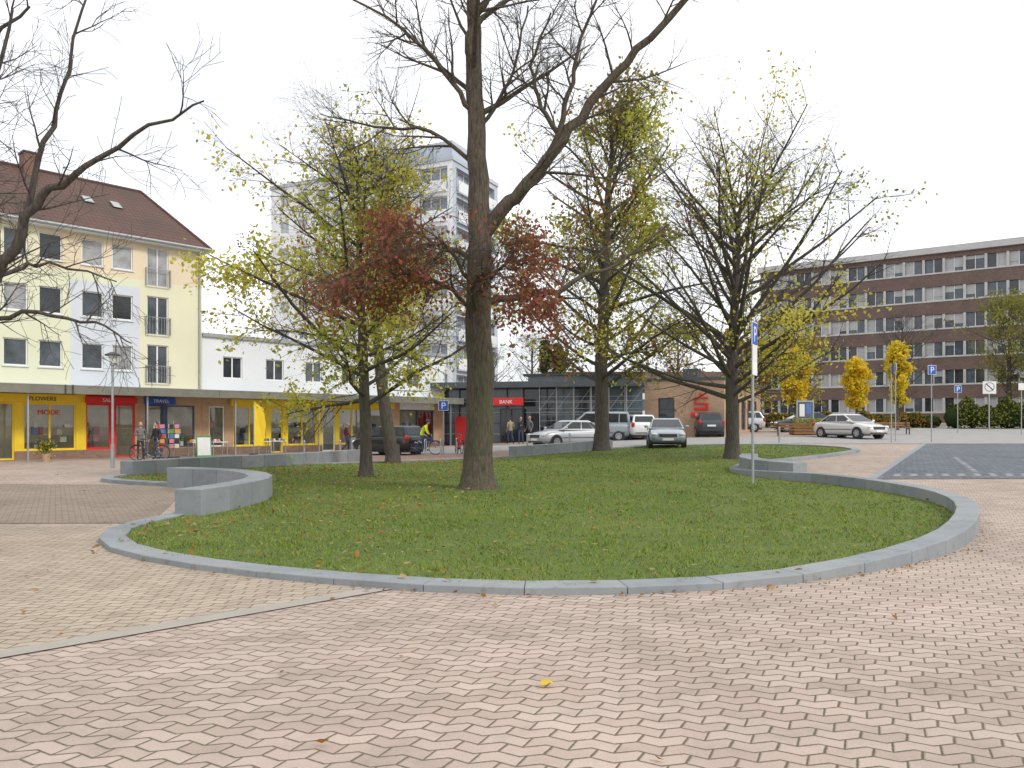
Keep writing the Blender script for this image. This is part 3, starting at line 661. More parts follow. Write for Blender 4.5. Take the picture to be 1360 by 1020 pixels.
# ---------------- tower
G=group('tower_block',(-15,84,0)); tw=M('tower_white',(.80,.82,.85),(.74,.77,.80),.2,.9); tb=M('tower_shade_and_roof_bluegrey',(.46,.51,.57),(.40,.45,.51),.2,.85); tp=M('balcony_panel',(.70,.73,.76),(.65,.68,.71),.3,.8)  # bluegrey: shade of the white tower's right face put into colour, also on roof
tg=[glassmat('tower_glass',(.28,.32,.36),.15,(.2,.24,.28)),glassmat('tower_glass_curtain',(.5,.53,.55),.2,(.36,.4,.43))]
FT=frame((-26.8,88),(.902,-.43)); w=MB(); w.X=FT; ops=[]
for fl in range(9):
    z=1.2+fl*2.95+.9
    for x in (1.2,3.8,6.4,9.6,12.2): ops.append((x,x+1.3,z,z+1.3))
    ops.append((15.2,18.4,z-.6,z+1.65)); ops.append((19.4,22.6,z-.6,z+1.65))
facade(w,0,23.2,0,27.8,ops,tw,rev=.5)
w.obj('walls_front',G); w=MB(); w.X=FT
for q in ops:
    if q[1]-q[0]>2: window(w,*q,white,R.choice(tg),y=.48,nx=3,fw=.09); w.box(q[0],q[1],-.25,-.18,q[2]-.15,q[2]+.85,tw); w.box(q[0],q[1],-.25,-.004,q[2]-.3,q[2]-.16,tw)
    else: window(w,*q,white,R.choice(tg),y=.2,nx=2,fw=.08)
w.obj('windows_front',G)
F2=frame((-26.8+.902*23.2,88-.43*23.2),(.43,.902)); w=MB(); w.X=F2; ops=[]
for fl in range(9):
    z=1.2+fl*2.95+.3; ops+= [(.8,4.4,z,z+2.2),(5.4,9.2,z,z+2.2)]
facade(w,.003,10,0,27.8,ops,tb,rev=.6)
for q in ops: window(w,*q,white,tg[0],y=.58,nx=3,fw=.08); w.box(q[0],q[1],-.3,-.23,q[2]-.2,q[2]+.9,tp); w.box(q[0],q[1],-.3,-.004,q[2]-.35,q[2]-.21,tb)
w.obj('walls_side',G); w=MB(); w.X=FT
w.box(-.1,23.3,-.1,10,27.81,28.2,tb); w.box(0,.2,.01,10,0,27.8,tw); w.box(.2,23,9.8,10,0,27.8,tw); w.box(6.5,22,2,9,28.2,30.6,tb); w.box(12,14,3,5,30.6,33,tp); w.cyl((16,4,30.6),(16,4,34),.05,darkm)
w.obj('roof',G)
# ---------------- office building
G=group('office_building',(50,85,2)); UO=(.811,-.585); FO=frame((30.8,98),UO); brn=brickmat('brown_brick',(.15,.10,.085),(.19,.13,.108),(.14,.11,.10),UO); conc=M('concrete_pier',(.55,.55,.54),(.47,.47,.46),.8,.85)
bln=[glassmat('office_glass',(.10,.13,.16)),glassmat('office_glass_dark',(.05,.06,.075)),glassmat('office_blind',(.45,.46,.46),.4,(.38,.39,.4))]
w=MB(); w.X=FO; LO=58; ops=[]
for fl in range(6):
    z=2.1+fl*3.05+.95
    ops.append((.3,LO-.3,z,z+1.55))
facade(w,0,LO,.5,20.4,ops,brn,rev=.3); w.box(0,.3,.01,14,.5,20.4,brn); w.box(LO-.3,LO,.01,14,.5,20.4,brn); w.box(.3,LO-.3,13.8,14,.5,20.4,brn)
w.obj('walls',G); w=MB(); w.X=FO
for q in ops:
    n_=58; dx=(q[1]-q[0])/n_
    for i in range(n_):
        a=q[0]+i*dx; g=R.choice(bln+bln[:1]); w.add([(a,.25,q[2]),(a+dx,.25,q[2]),(a+dx,.25,q[3]),(a,.25,q[3])],[(0,1,2,3)],g)
        if R.random()<.35: w.box(a+.04,a+dx-.04,.2,.23,q[3]-R.choice([.4,.7,1.1]),q[3]-.03,bln[2])
        w.box(a-.035,a+.035,.17,.245,q[2],q[3],white)
        if i%2==0: w.box(a-.13,a+.13,-.05,.16,q[2],q[3],conc)
    w.box(q[0],q[1],.15,.24,q[2],q[2]+.07,white); w.box(q[0],q[1],-.06,-.004,q[2]-.12,q[2]-.002,conc)
w.obj('windows',G); w=MB(); w.X=FO
w.box(-.3,LO+.3,-.4,14.3,20.41,21.0,conc); w.box(-.25,LO+.25,-.35,14.2,21.0,21.1,steel)
w.obj('roof',G)
# ---------------- savings bank
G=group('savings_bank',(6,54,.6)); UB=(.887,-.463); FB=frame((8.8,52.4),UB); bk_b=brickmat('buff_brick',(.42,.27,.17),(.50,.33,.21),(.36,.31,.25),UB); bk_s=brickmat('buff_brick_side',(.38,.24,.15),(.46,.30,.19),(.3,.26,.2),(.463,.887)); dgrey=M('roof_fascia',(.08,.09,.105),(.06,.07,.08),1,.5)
w=MB(); w.X=FB; ops=[(.9,2.0,1.2,3.4)]
facade(w,0,5.18,.3,4.5,ops,bk_b); window(w,.9,2.0,1.2,3.4,darkm,gl[2],nz=3)
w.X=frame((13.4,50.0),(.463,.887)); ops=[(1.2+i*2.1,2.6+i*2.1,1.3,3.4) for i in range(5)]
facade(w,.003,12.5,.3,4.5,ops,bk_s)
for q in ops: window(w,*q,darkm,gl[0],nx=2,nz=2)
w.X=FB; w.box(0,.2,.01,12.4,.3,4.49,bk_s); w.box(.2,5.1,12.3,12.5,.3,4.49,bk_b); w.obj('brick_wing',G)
w=MB(); w.X=FB; w.box(-.05,5.25,-.06,12.55,4.501,4.7,dgrey); w.box(2,3,2,3,4.7,5.4,dgrey); w.obj('roof',G)
w=MB(); w.X=FB
w.box(3.3,4.2,-.1,-.01,3.32,3.42,red); w.box(3.3,3.42,-.1,-.01,3.05,3.318,red); w.box(3.3,4.2,-.1,-.01,2.95,3.048,red); w.box(4.08,4.2,-.1,-.01,2.75,2.948,red); w.box(3.3,4.2,-.1,-.01,2.6,2.748,red); w.sph((3.75,-.07,3.6),(.12,.05,.12),red)
w.box(3.1,4.4,-.12,-.01,2.15,2.42,red); w.obj('wall_sign',G); text('sign_text','BANK',.26,FB,3.75,-.13,2.19,white,G,align='CENTER')
UH=(.967,-.256); FH=frame((-4.8,56),UH)
w=MB(); w.X=FH
hg=glassmat('hall_glass',(.045,.06,.075)); hg2=glassmat('hall_glass_light',(.13,.17,.20),.12,(.08,.11,.13))
x=0
while x<13.9:
    dx=1.16; gm=R.choice([hg,hg,hg2]) if x<7 else R.choice([hg2,hg2,hg])
    w.add([(x,0,.3),(x+dx,0,.3),(x+dx,0,4.2),(x,0,4.2)],[(0,1,2,3)],gm); w.box(x-.04,x+.04,-.07,-.003,.3,4.2,steel if x>7 else darkm); x+=dx
for z in (1.0,1.75,2.5,3.25): w.box(0,13.9,-.05,-.004,z-.025,z+.025,steel if z!=1.75 else darkm)
for i in range(6):
    x=7.2+i*1.16
    w.cyl((x,-1.2,.5),(x,-1.2,4.2),.04,steel)
    w.cyl((x,-1.2,2.6),(x+1.16,-1.2,4.1),.015,steel)
for z in (1.1,1.5,1.9,2.3,2.7,3.1,3.5): w.box(7.2,13.9,-1.22,-1.2,z,z+.02,steel)
w.obj('glass_hall',G)
w=MB(); w.X=FH; w.box(-3.1,13.9,-1.6,12,4.21,4.5,dgrey); w.box(-3.1,13.9,-1.65,-1.601,4.15,4.55,dgrey); w.box(5.5,12.5,2.5,9,4.5,5.15,hg2); w.box(5.2,12.8,2.2,9.3,5.15,5.3,darkm); w.obj('hall_roof',G)
w=MB(); w.X=FH; w.box(-3,-.01,-.2,0,.2,4.2,bk_b); w.box(-3,-2.8,.001,11,.2,4.2,bk_b); w.box(-2.6,-.3,-.28,-.21,1.0,3.6,red)
w.box(4.2,5.9,-.35,-.08,.35,2.75,darkm); w.box(4.3,5.0,-.38,-.36,.4,2.7,gl[2]); w.box(5.1,5.8,-.38,-.36,.4,2.7,gl[2]); w.box(3.9,6.2,-1.9,-1.67,2.95,3.45,red); w.box(2.6,3.8,-1.9,-1.67,2.95,3.45,white)
w.box(1.0,1.9,-.5,-.1,.4,2.2,red); w.box(6.4,6.9,-.4,-.1,.4,2.4,goods[5]); w.obj('entrance',G)
for i,tx in enumerate(('Your bank','for the whole','region')): text('sign_text',tx,.3,FH,-2.4,-.29,3.0-i*.45,white,G)
text('sign_text','BANK',.34,FH,5.05,-1.91,3.06,white,G,align='CENTER')
G=group('distant_building',(16,90,1)); w=MB(); w.X=frame((6,90),(1,0)); ops=[(1+i*2.4,2.4+i*2.4,3.2,4.6) for i in range(8)]
facade(w,0,22,.5,5.6,ops,whitem); [window(w,*q,white,gl[0]) for q in ops]; w.add([(0,0,5.6),(22,0,5.6),(22,8,5.6),(0,8,5.6),(0,4,8),(22,4,8)],[(0,1,5,4),(2,3,4,5),(1,2,5),(3,0,4)],tile); w.obj('walls',G)
# ------------------------------------------------------------------ cars
def paint(name,c,metal=.4):
    m,t=newmat(name); b=t.b; o=t.obj(); t.l.new(t.mix(t.noise(o,2,3),c,tuple(q*.85 for q in c)),b.inputs['Base Color']); b.inputs['Metallic'].default_value=metal; b.inputs['Roughness'].default_value=.32; b.inputs['Coat Weight'].default_value=.6; b.inputs['Coat Roughness'].default_value=.06; return m
carglass=glassmat('car_glass',(.03,.035,.04),.04)
headl=M('headlight',(.75,.78,.8),(.6,.62,.65),12,.1); tail=M('tail_light',(.45,.02,.02),(.35,.01,.01),9,.2)
def car(name,x,y,head,pm,kind='sedan'):
    z=gz(x,y); g=group(name,(x,y,z)); Xf=rotz(x,y,z+.01,head)
    if kind=='sedan': S=[(-2.27,.62,.72,.42),(-2.2,.80,.90,.30),(-1.9,.87,1.0,.24),(-1.35,.9,1.02,.22),(-.5,.91,.97,.2),(.4,.91,.95,.2),(1.05,.9,.95,.22),(1.6,.88,.88,.22),(2.0,.84,.78,.24),(2.2,.76,.68,.3),(2.27,.6,.58,.38)]; gb=(1.15,-1.75,.25,-1.0,.97,1.45)
    elif kind=='hatch': S=[(-2.0,.66,.85,.42),(-1.95,.80,1.0,.30),(-1.7,.86,1.03,.24),(-1.2,.88,1.03,.22),(-.4,.88,1.0,.2),(.4,.88,.98,.2),(1.0,.88,.98,.22),(1.45,.86,.90,.22),(1.8,.82,.8,.24),(1.97,.74,.7,.3),(2.03,.6,.6,.38)]; gb=(1.1,-1.93,.2,-1.6,.99,1.5)
    else: S=[(-2.2,.75,1.0,.42),(-2.15,.88,1.1,.3),(-1.8,.92,1.12,.24),(-1.2,.93,1.12,.22),(-.4,.93,1.1,.2),(.6,.93,1.08,.2),(1.3,.92,1.08,.22),(1.8,.9,1.0,.22),(2.05,.86,.88,.24),(2.2,.8,.78,.3),(2.27,.66,.62,.38)]; gb=(1.5,-2.15,.7,-2.0,1.1,1.82)
    mb=MB(); mb.X=Xf; vs=[];fs=[]; n=12
    for (sx,w_,zt,zb) in S:
        rr=[(w_*.6,zb-.02),(w_*.93,zb),(w_,zb+.2),(w_*1.0,zb+(zt-zb)*.6),(w_*.96,zt-.06),(w_*.8,zt)]
        vs+=[(sx,a,b) for a,b in rr]+[(sx,-a,b) for a,b in reversed(rr)]
    for i in range(len(S)-1):
        for j in range(n): fs.append((i*n+j,i*n+(j+1)%n,(i+1)*n+(j+1)%n,(i+1)*n+j))
    fs.append(tuple(reversed(range(n)))) ; fs.append(tuple((len(S)-1)*n+j for j in range(n)))
    mb.add(vs,fs,pm); mb.obj('body',g,smooth=True,sub=1)
    xa,xb,xc,xd,zb_,zt_=gb; w0=S[4][1]*.93; w1=w0*.80
    mb=MB(); mb.X=Xf; base=[(xa,w0),(xb,w0*.95),(xb,-w0*.95),(xa,-w0)]; top=[(xc,w1),(xd,w1*.96),(xd,-w1*.96),(xc,-w1)]
    bv=[V((a,b,zb_-.04)) for a,b in base]; tv=[V((a,b,zt_-.05)) for a,b in top]; rv_=[V((a+(-.15 if a>0 else .12),b*.86,zt_)) for a,b in top]
    mb.add([tuple(q) for q in bv+tv+rv_],[(0,1,5,4),(1,2,6,5),(2,3,7,6),(3,0,4,7),(4,5,9,8),(5,6,10,9),(6,7,11,10),(7,4,8,11),(8,9,10,11)],pm)
    mb.obj('cabin',g,smooth=False,bevel=.03)
    mb=MB(); mb.X=Xf
    def panel(a,b,c_,d,u0,u1,v0,v1,mat,off=.012):
        f=lambda u,v_:(a.lerp(b,u)).lerp(d.lerp(c_,u),v_)
        q=[f(u0,v0),f(u1,v0),f(u1,v1),f(u0,v1)]; nn=(q[1]-q[0]).cross(q[3]-q[0]).normalized()
        cen=(q[0]+q[2])/2
        if nn.dot(cen-V(((xa+xb)/2,0,zb_)))<0: nn=-nn
        mb.add([tuple(p+nn*off) for p in q],[(0,1,2,3)],mat)
    for (i,j) in ((0,1),(3,2)):
        panel(bv[i],bv[j],tv[j],tv[i],.05,.46,.14,.9,carglass); panel(bv[i],bv[j],tv[j],tv[i],.49,.78,.14,.9,carglass); panel(bv[i],bv[j],tv[j],tv[i],.80,.95,.14,.88,carglass)
    panel(bv[0],bv[3],tv[3],tv[0],.05,.95,.12,.93,carglass); panel(bv[1],bv[2],tv[2],tv[1],.08,.92,.2,.9,carglass)
    mb.obj('glazing',g)
    mb=MB(); mb.X=Xf; F=S[-1][0]; B=S[0][0]; W_=S[4][1]
    for sx in (F-.85,B+.85):
        for sg in (1,-1):
            mb.cyl((sx,sg*(W_-.22),.32),(sx,sg*(W_-.012),.32),.375,darkm,20); mb.cyl((sx,sg*(W_-.2),.315),(sx,sg*(W_+.0),.315),.315,tyre,20); mb.cyl((sx,sg*(W_-.1),.315),(sx,sg*(W_+.008),.315),.205,chrome,14)
            for k_ in range(5):
                a=k_*1.2566; mb.cyl((sx+.13*math.cos(a),sg*(W_+.009),.315+.13*math.sin(a)),(sx+.13*math.cos(a),sg*(W_+.012),.315+.13*math.sin(a)),.035,darkm,6)
    mb.obj('wheels',g)
    mb=MB(); mb.X=Xf; zh=.66 if kind!='van' else .78
    for sg in (1,-1):
        mb.sph((F-.12,sg*(W_-.26),zh),(.13,.17,.085),headl,12); mb.sph((B+.13,sg*(W_-.17),.86),(.13,.13,.13 if kind=='sedan' else .18),tail,12)
        mb.sph((xa-.28,sg*(W_+.08),zb_+.06),(.07,.11,.07),pm,10)
        mb.box(xb+.4,xa-.1,sg*W_-.008,sg*W_+.008,.50,.54,darkm)
    mb.box(F-.1,F+.01,-.42,.42,.52,.68,darkm); mb.box(F-.1,F+.015,-.26,.26,.36,.47,white); mb.box(F-.12,F-.0,-.6,.6,.27,.33,darkm)
    mb.box(B-.012,B+.1,-.26,.26,.62,.73,white); mb.box(B-.005,B+.1,-.6,.6,.36,.42,darkm); mb.box(xb+.2,xa-.2,-.7,.7,.15,.3,darkm)
    mb.obj('trim',g,smooth=False,bevel=.006)
silver=paint('paint_silver',(.56,.58,.60)); wht=paint('paint_white',(.76,.77,.77),0); blk=paint('paint_black',(.015,.02,.02),.2); bluegrey=paint('paint_bluegrey',(.34,.39,.44)); dkb=paint('paint_darkblue',(.03,.05,.09)); gold=paint('paint_lightsilver',(.68,.67,.65),.2); dgreen=paint('paint_darkgrey',(.05,.06,.07))
car('parked_car',-6.4,41.2,145,blk,'hatch')
car('parked_car',3.1,43.2,212,silver,'sedan')
car('parked_van',5.2,49.5,180,bluegrey,'van')
car('parked_car',7.95,50.2,95,wht,'hatch')
car('parked_car',7.75,39.9,-98,bluegrey,'sedan')
car('parked_car',12.6,51.2,85,dgreen,'hatch')
car('parked_car',20.4,47.8,-68,gold,'sedan')
car('parked_car',21.4,58,175,dkb,'sedan')
car('parked_car',16.6,58.5,170,silver,'hatch')
# ------------------------------------------------------------------ street furniture
x,y=-14.9,29.5; g=group('street_lamp',(x,y,0)); w=MB(); w.X=Matrix.Translation((x,y,gz(x,y)))
w.cyl((0,0,0),(0,0,.9),.07,steel,14); w.cyl((0,0,.9),(0,0,3.85),.045,steel,12); w.cyl((0,0,3.85),(0,0,3.92),.10,steel,14); w.tube([(0,0,3.92),(0,0,4.2)],[.10,.15],14,white); w.tube([(0,0,4.2),(0,0,4.24),(0,0,4.34)],[.27,.27,.06],18,darkm); w.obj('lamp',g,smooth=False)
def signpost(name,x,y,h,head,plates,r=.03):
    z=gz(x,y); g=group(name,(x,y,z)); w=MB(); w.X=rotz(x,y,z,head); w.cyl((0,0,-.1),(0,0,h),r,steel,12); w.cyl((0,0,h),(0,0,h+.015),r*1.1,darkm,12)
    for (kind,zc,s,mt) in plates:
        if kind=='rect':
            w.box(-s*.5,s*.5,-r-.02,-r-.005,zc-s*.5,zc+s*.5,white); w.box(-s*.46,s*.46,-r-.024,-r-.021,zc-s*.46,zc+s*.46,mt)
        if kind=='tall': w.box(-s*.5,s*.5,-r-.02,-r-.005,zc-s*.8,zc+s*.8,white); w.box(-s*.45,s*.45,-r-.024,-r-.021,zc-s*.1,zc+s*.74,mt)
        if kind=='round': w.cyl((0,-r-.02,zc),(0,-r-.005,zc),s*.5,mt,28)
        w.box(-.06,.06,-r-.004,r+.01,zc-.03,zc+.03,steel)
    w.obj('post',g); return g,rotz(x,y,z,head),r
def P(x,y,h,head,s=.42,zc=None,extra=(),r=.03):
    zc=zc or h-.3; g,X,r=signpost('parking_sign',x,y,h,head,[('rect',zc,s,blue)]+list(extra),r); text('letter','P',s*.95,X,0,-r-.026,zc-s*.34,white,g,.002,'CENTER')
P(6.12,20.1,4.2,60,.6,3.85,[('tall',3.2,.5,goods[4])],.035)
P(-3.45,39.8,2.75,0,.5)
g,X,r=signpost('zone_sign',36.2,60,4.0,-8,[('rect',3.3,.95,white)],.05); w=MB(); w.X=X; w.cyl((0,-r-.03,3.35),(0,-r-.026,3.35),.36,M('sign_grey',(.35,.36,.37)),28); w.cyl((0,-r-.034,3.35),(0,-r-.031,3.35),.29,white,28)
w.X=X@Matrix.Translation((0,-r-.038,3.35))@Matrix.Rotation(math.radians(45),4,'Y'); w.box(-.36,.36,-.003,0,-.035,.035,goods[5]); w.obj('symbol',g)
P(22.6,42.6,4.2,10,.5,3.9); P(21.0,43.3,4.4,70,.4,4.1); signpost('traffic_sign',20.1,41.9,4.2,80,[('round',3.9,.5,blue)]); signpost('traffic_sign',33.5,52,3.6,0,[('rect',3.2,.45,white)])
P(31,55,3.4,0,.5)
for i in range(3):
    xx=40+i*5; yy=58; z=gz(xx,yy)
    g=group('street_lamp',(xx,yy,z)); w=MB(); w.X=Matrix.Translation((xx,yy,z)); w.cyl((0,0,0),(0,0,4.5),.045,steel,10); w.tube([(0,0,4.5),(0,0,4.55),(0,0,4.7)],[.25,.25,.06],14,darkm); w.tube([(0,0,4.3),(0,0,4.5)],[.08,.13],12,white); w.obj('lamp',g)
for i in range(5):
    xx=-4.2+i*.75; yy=38.4+.15*i; z=gz(xx,yy); w=MB(); w.tube([(xx,yy-.4,z-.02),(xx,yy-.4,z+.7),(xx,yy-.3,z+.8),(xx,yy+.3,z+.8),(xx,yy+.4,z+.7),(xx,yy+.4,z-.02)],[.025]*6,8,steel); w.obj('bike_rack')
for (xx,yy) in ((-10.3,39.2),(-8.6,39.6),(0.8,41.2),(3.0,41.0),(11.6,41.5),(14.2,42)):
    z=gz(xx,yy); w=MB(); w.cyl((xx,yy,z),(xx,yy,z+.8),.05,steel,10); w.sph((xx,yy,z+.8),.055,steel,8); w.obj('bollard')
def bench(x,y,head,L=2.4):
    z=gz(x,y); g=group('park_bench',(x,y,z)); w=MB(); w.X=rotz(x,y,z,head)
    for i in range(4): w.box(-L/2,L/2,-.25+i*.13,-.14+i*.13,.42,.46,wood)
    for i in range(2): w.box(-L/2,L/2,.27+i*.02,.30+i*.02,.56+i*.16,.68+i*.16,wood)
    for sx in (-L/2+.25,L/2-.25): w.box(sx-.03,sx+.03,-.22,.26,.36,.418,darkm); w.box(sx-.03,sx+.03,-.2,-.14,0,.36,darkm); w.box(sx-.03,sx+.03,.2,.262,0,.9,darkm)
    w.obj('seat',g,bevel=.005)
bench(18.5,50.4,-10,3.4); bench(22.2,50.8,5,3.2); bench(25.6,53.2,0,2.6)
z=gz(19.8,52.6); g=group('wooden_planter',(19.8,52.6,z)); w=MB(); w.X=rotz(19.8,52.6,z,0)
for i in range(3): w.box(-1.2,1.2,-.5,-.45,.05+i*.2,.22+i*.2,wood); w.box(-1.2,1.2,.45,.5,.05+i*.2,.22+i*.2,wood); w.box(-1.2,-1.15,-.448,.448,.05+i*.2,.22+i*.2,wood); w.box(1.15,1.2,-.448,.448,.05+i*.2,.22+i*.2,wood)
w.box(-1.14,1.14,-.44,.44,.0,.55,soil); w.obj('box',g)
leafquads([(19.8+R.uniform(-1.1,1.1),52.6+R.uniform(-.4,.4),z+.6+R.random()*.5) for _ in range(500)],[.08]*500,'plants',[lf_grn,lf_olive],NR.integers(0,2,500),g)
z=gz(20.2,54.5); g=group('notice_board',(20.2,54.5,z)); w=MB(); w.X=rotz(20.2,54.5,z,0); w.box(-.6,.6,-.04,.04,1.0,2.3,steel); w.box(-.52,.52,-.05,-.041,1.08,2.2,gl[0]); w.box(-.4,-.05,-.056,-.051,1.2,2.05,white); w.box(.05,.42,-.056,-.051,1.4,2.1,goods[2]); w.cyl((-.55,0,0),(-.55,0,2.4),.04,steel); w.cyl((.55,0,0),(.55,0,2.4),.04,steel); w.obj('board',g)
def fpos(s,yy): p=FA@V((s,yy,0)); return p.x,p.y
x,y=fpos(7.9,-3.3); g=group('pavement_sign',(x,y,0)); w=MB()
for sg in (1,-1):
    w.X=rotz(x,y,0,30)@Matrix.Translation((0,sg*.22,0))@Matrix.Rotation(math.radians(12*sg),4,'X'); w.box(-.35,.35,-.015,.015,.02,1.1,goods[3]); w.box(-.3,.3,-.02,-.016,.12,1.02,white); w.box(-.3,.3,.016,.02,.12,1.02,white)
w.obj('boards',g)
x,y=fpos(11.0,-2.6); g=group('feather_banner',(x,y,0)); w=MB(); w.X=rotz(x,y,0,20); w.cyl((0,0,0),(0,0,2.9),.02,steel,8); w.sph((0,0,.06),(.25,.25,.06),darkm)
w.add([(.02,0,.5),(.5,.05,.6),(.62,0,1.6),(.5,-.04,2.5),(.02,0,2.88)],[(0,1,2,3,4)],yellow); w.obj('banner',g)
for s in (6.1,6.8):
    x,y=fpos(s,-2.4); g=group('postcard_rack',(x,y,0)); w=MB(); w.X=rotz(x,y,0,R.uniform(0,60)); w.cyl((0,0,0),(0,0,1.8),.03,steel,8); w.box(-.25,.25,-.25,.25,.0,.05,darkm)
    for zz in np.arange(.5,1.7,.24):
        for a in range(4):
            ww=w.X.copy(); w.X=ww@Matrix.Rotation(a*math.pi/2,4,'Z'); w.box(-.22,-.02,-.26,-.24,zz,zz+.19,R.choice(goods)); w.box(.02,.22,-.26,-.24,zz,zz+.19,R.choice(goods)); w.X=ww
    w.obj('rack',g)
for s in (8.6,9.7,12.3,13.2):
    x,y=fpos(s,-1.2); g=group('display_crate',(x,y,0)); w=MB(); w.X=FA@Matrix.Translation((s,-1.2,0))
    for a in (-.4,.36):
        for b in (-.3,.26): w.box(a,a+.04,b,b+.04,0,.7,steel)
    w.box(-.42,.42,-.32,.32,.7,.74,white)
    for i in range(8): w.sph((R.uniform(-.34,.34),R.uniform(-.25,.25),.8),.08,R.choice(goods),6)
    w.obj('table',g)
x,y=fpos(1.2,-2.2); g=group('potted_plant',(x,y,0)); w=MB(); w.X=Matrix.Translation((x,y,0)); w.tube([(0,0,0),(0,0,.35)],[.14,.2],12,tilew); w.cyl((0,0,.3),(0,0,.7),.02,wood,6); w.obj('pot',g)
leafquads([(x+R.gauss(0,.16),y+R.gauss(0,.16),.65+R.gauss(0,.18)) for _ in range(350)],[.05]*350,'foliage',[lf_dark,lf_grn],NR.integers(0,2,350),g)
x,y=fpos(17.5,-2.4); w=MB(); w.cyl((x,y,0),(x,y,.9),.2,steel,14); w.cyl((x,y,.9),(x,y,.96),.22,darkm,14); w.obj('litter_bin')
# ------------------------------------------------------------------ bicycles & people
def bicycle(name,x,y,head,col,parent=None):
    z=gz(x,y)+.012; g=parent or group(name,(x,y,z)); w=MB(); w.X=rotz(x,y,z,head)
    for cx in (-.52,.52):
        ring=[(cx+.33*math.cos(a),0,.345+.33*math.sin(a)) for a in np.linspace(0,2*math.pi,25)]; w.tube(ring,[.018]*25,6,tyre,cap=False)
        for k_ in range(10): a=k_*.628; w.cyl((cx,0,.345),(cx+.32*math.cos(a),0,.345+.32*math.sin(a)),.003,chrome,3)
        w.tube([(cx+.37*math.cos(a),0,.345+.37*math.sin(a)) for a in np.linspace(.4,2.6,10)],[.02]*10,5,darkm)
    bb=(-.08,0,.3); st=(-.2,0,.82); hd=(.36,0,.8)
    for a,b in ((bb,st),(st,hd),(bb,hd),((-.52,0,.345),bb),((-.52,0,.345),(-.17,0,.72)),((.52,0,.345),(.34,0,.88))): w.cyl(a,b,.017,col,8)
    w.cyl((.34,0,.88),(.32,0,1.0),.014,chrome,6); w.tube([(.14,-.27,1.02),(.3,-.2,1.04),(.32,0,1.02),(.3,.2,1.04),(.14,.27,1.02)],[.013]*5,6,darkm); w.cyl(st,(-.23,0,.95),.014,chrome,6); w.sph((-.25,0,.97),(.14,.08,.035),darkm,8)
    w.cyl((-.08,-.08,.3),(-.08,.08,.3),.06,darkm,10); w.box(-.85,-.35,-.06,.06,.72,.74,darkm); w.cyl((-.08,-.09,.3),(.06,-.09,.2),.01,chrome,5); w.cyl((-.08,.09,.3),(-.2,.09,.42),.01,chrome,5); w.box(.02,.1,-.18,-.09,.19,.21,darkm); w.box(-.24,-.16,.09,.18,.41,.43,darkm)
    w.obj('bicycle_frame',g); return g
skin=M('skin',(.50,.30,.21),(.44,.26,.18),6,.55); hairm=M('hair_dark',(.04,.028,.02),(.06,.04,.03),20,.7); hairb=M('hair_grey',(.32,.28,.22),(.25,.21,.16),20,.7)
jeans=M('cloth_jeans',(.04,.06,.11),(.06,.08,.14),14,.9); blackc=M('cloth_black',(.02,.02,.024),(.035,.035,.04),10,.9); redc=M('cloth_burgundy',(.20,.03,.04),(.14,.02,.03),10,.9); hiv=M('cloth_hivis',(.55,.75,.03),(.5,.68,.03),10,.8); greyc=M('cloth_grey',(.16,.17,.18),(.12,.13,.14),10,.9); beige=M('cloth_beige',(.36,.29,.2),(.3,.24,.16),10,.9); shoe=M('shoe_leather',(.03,.025,.02))
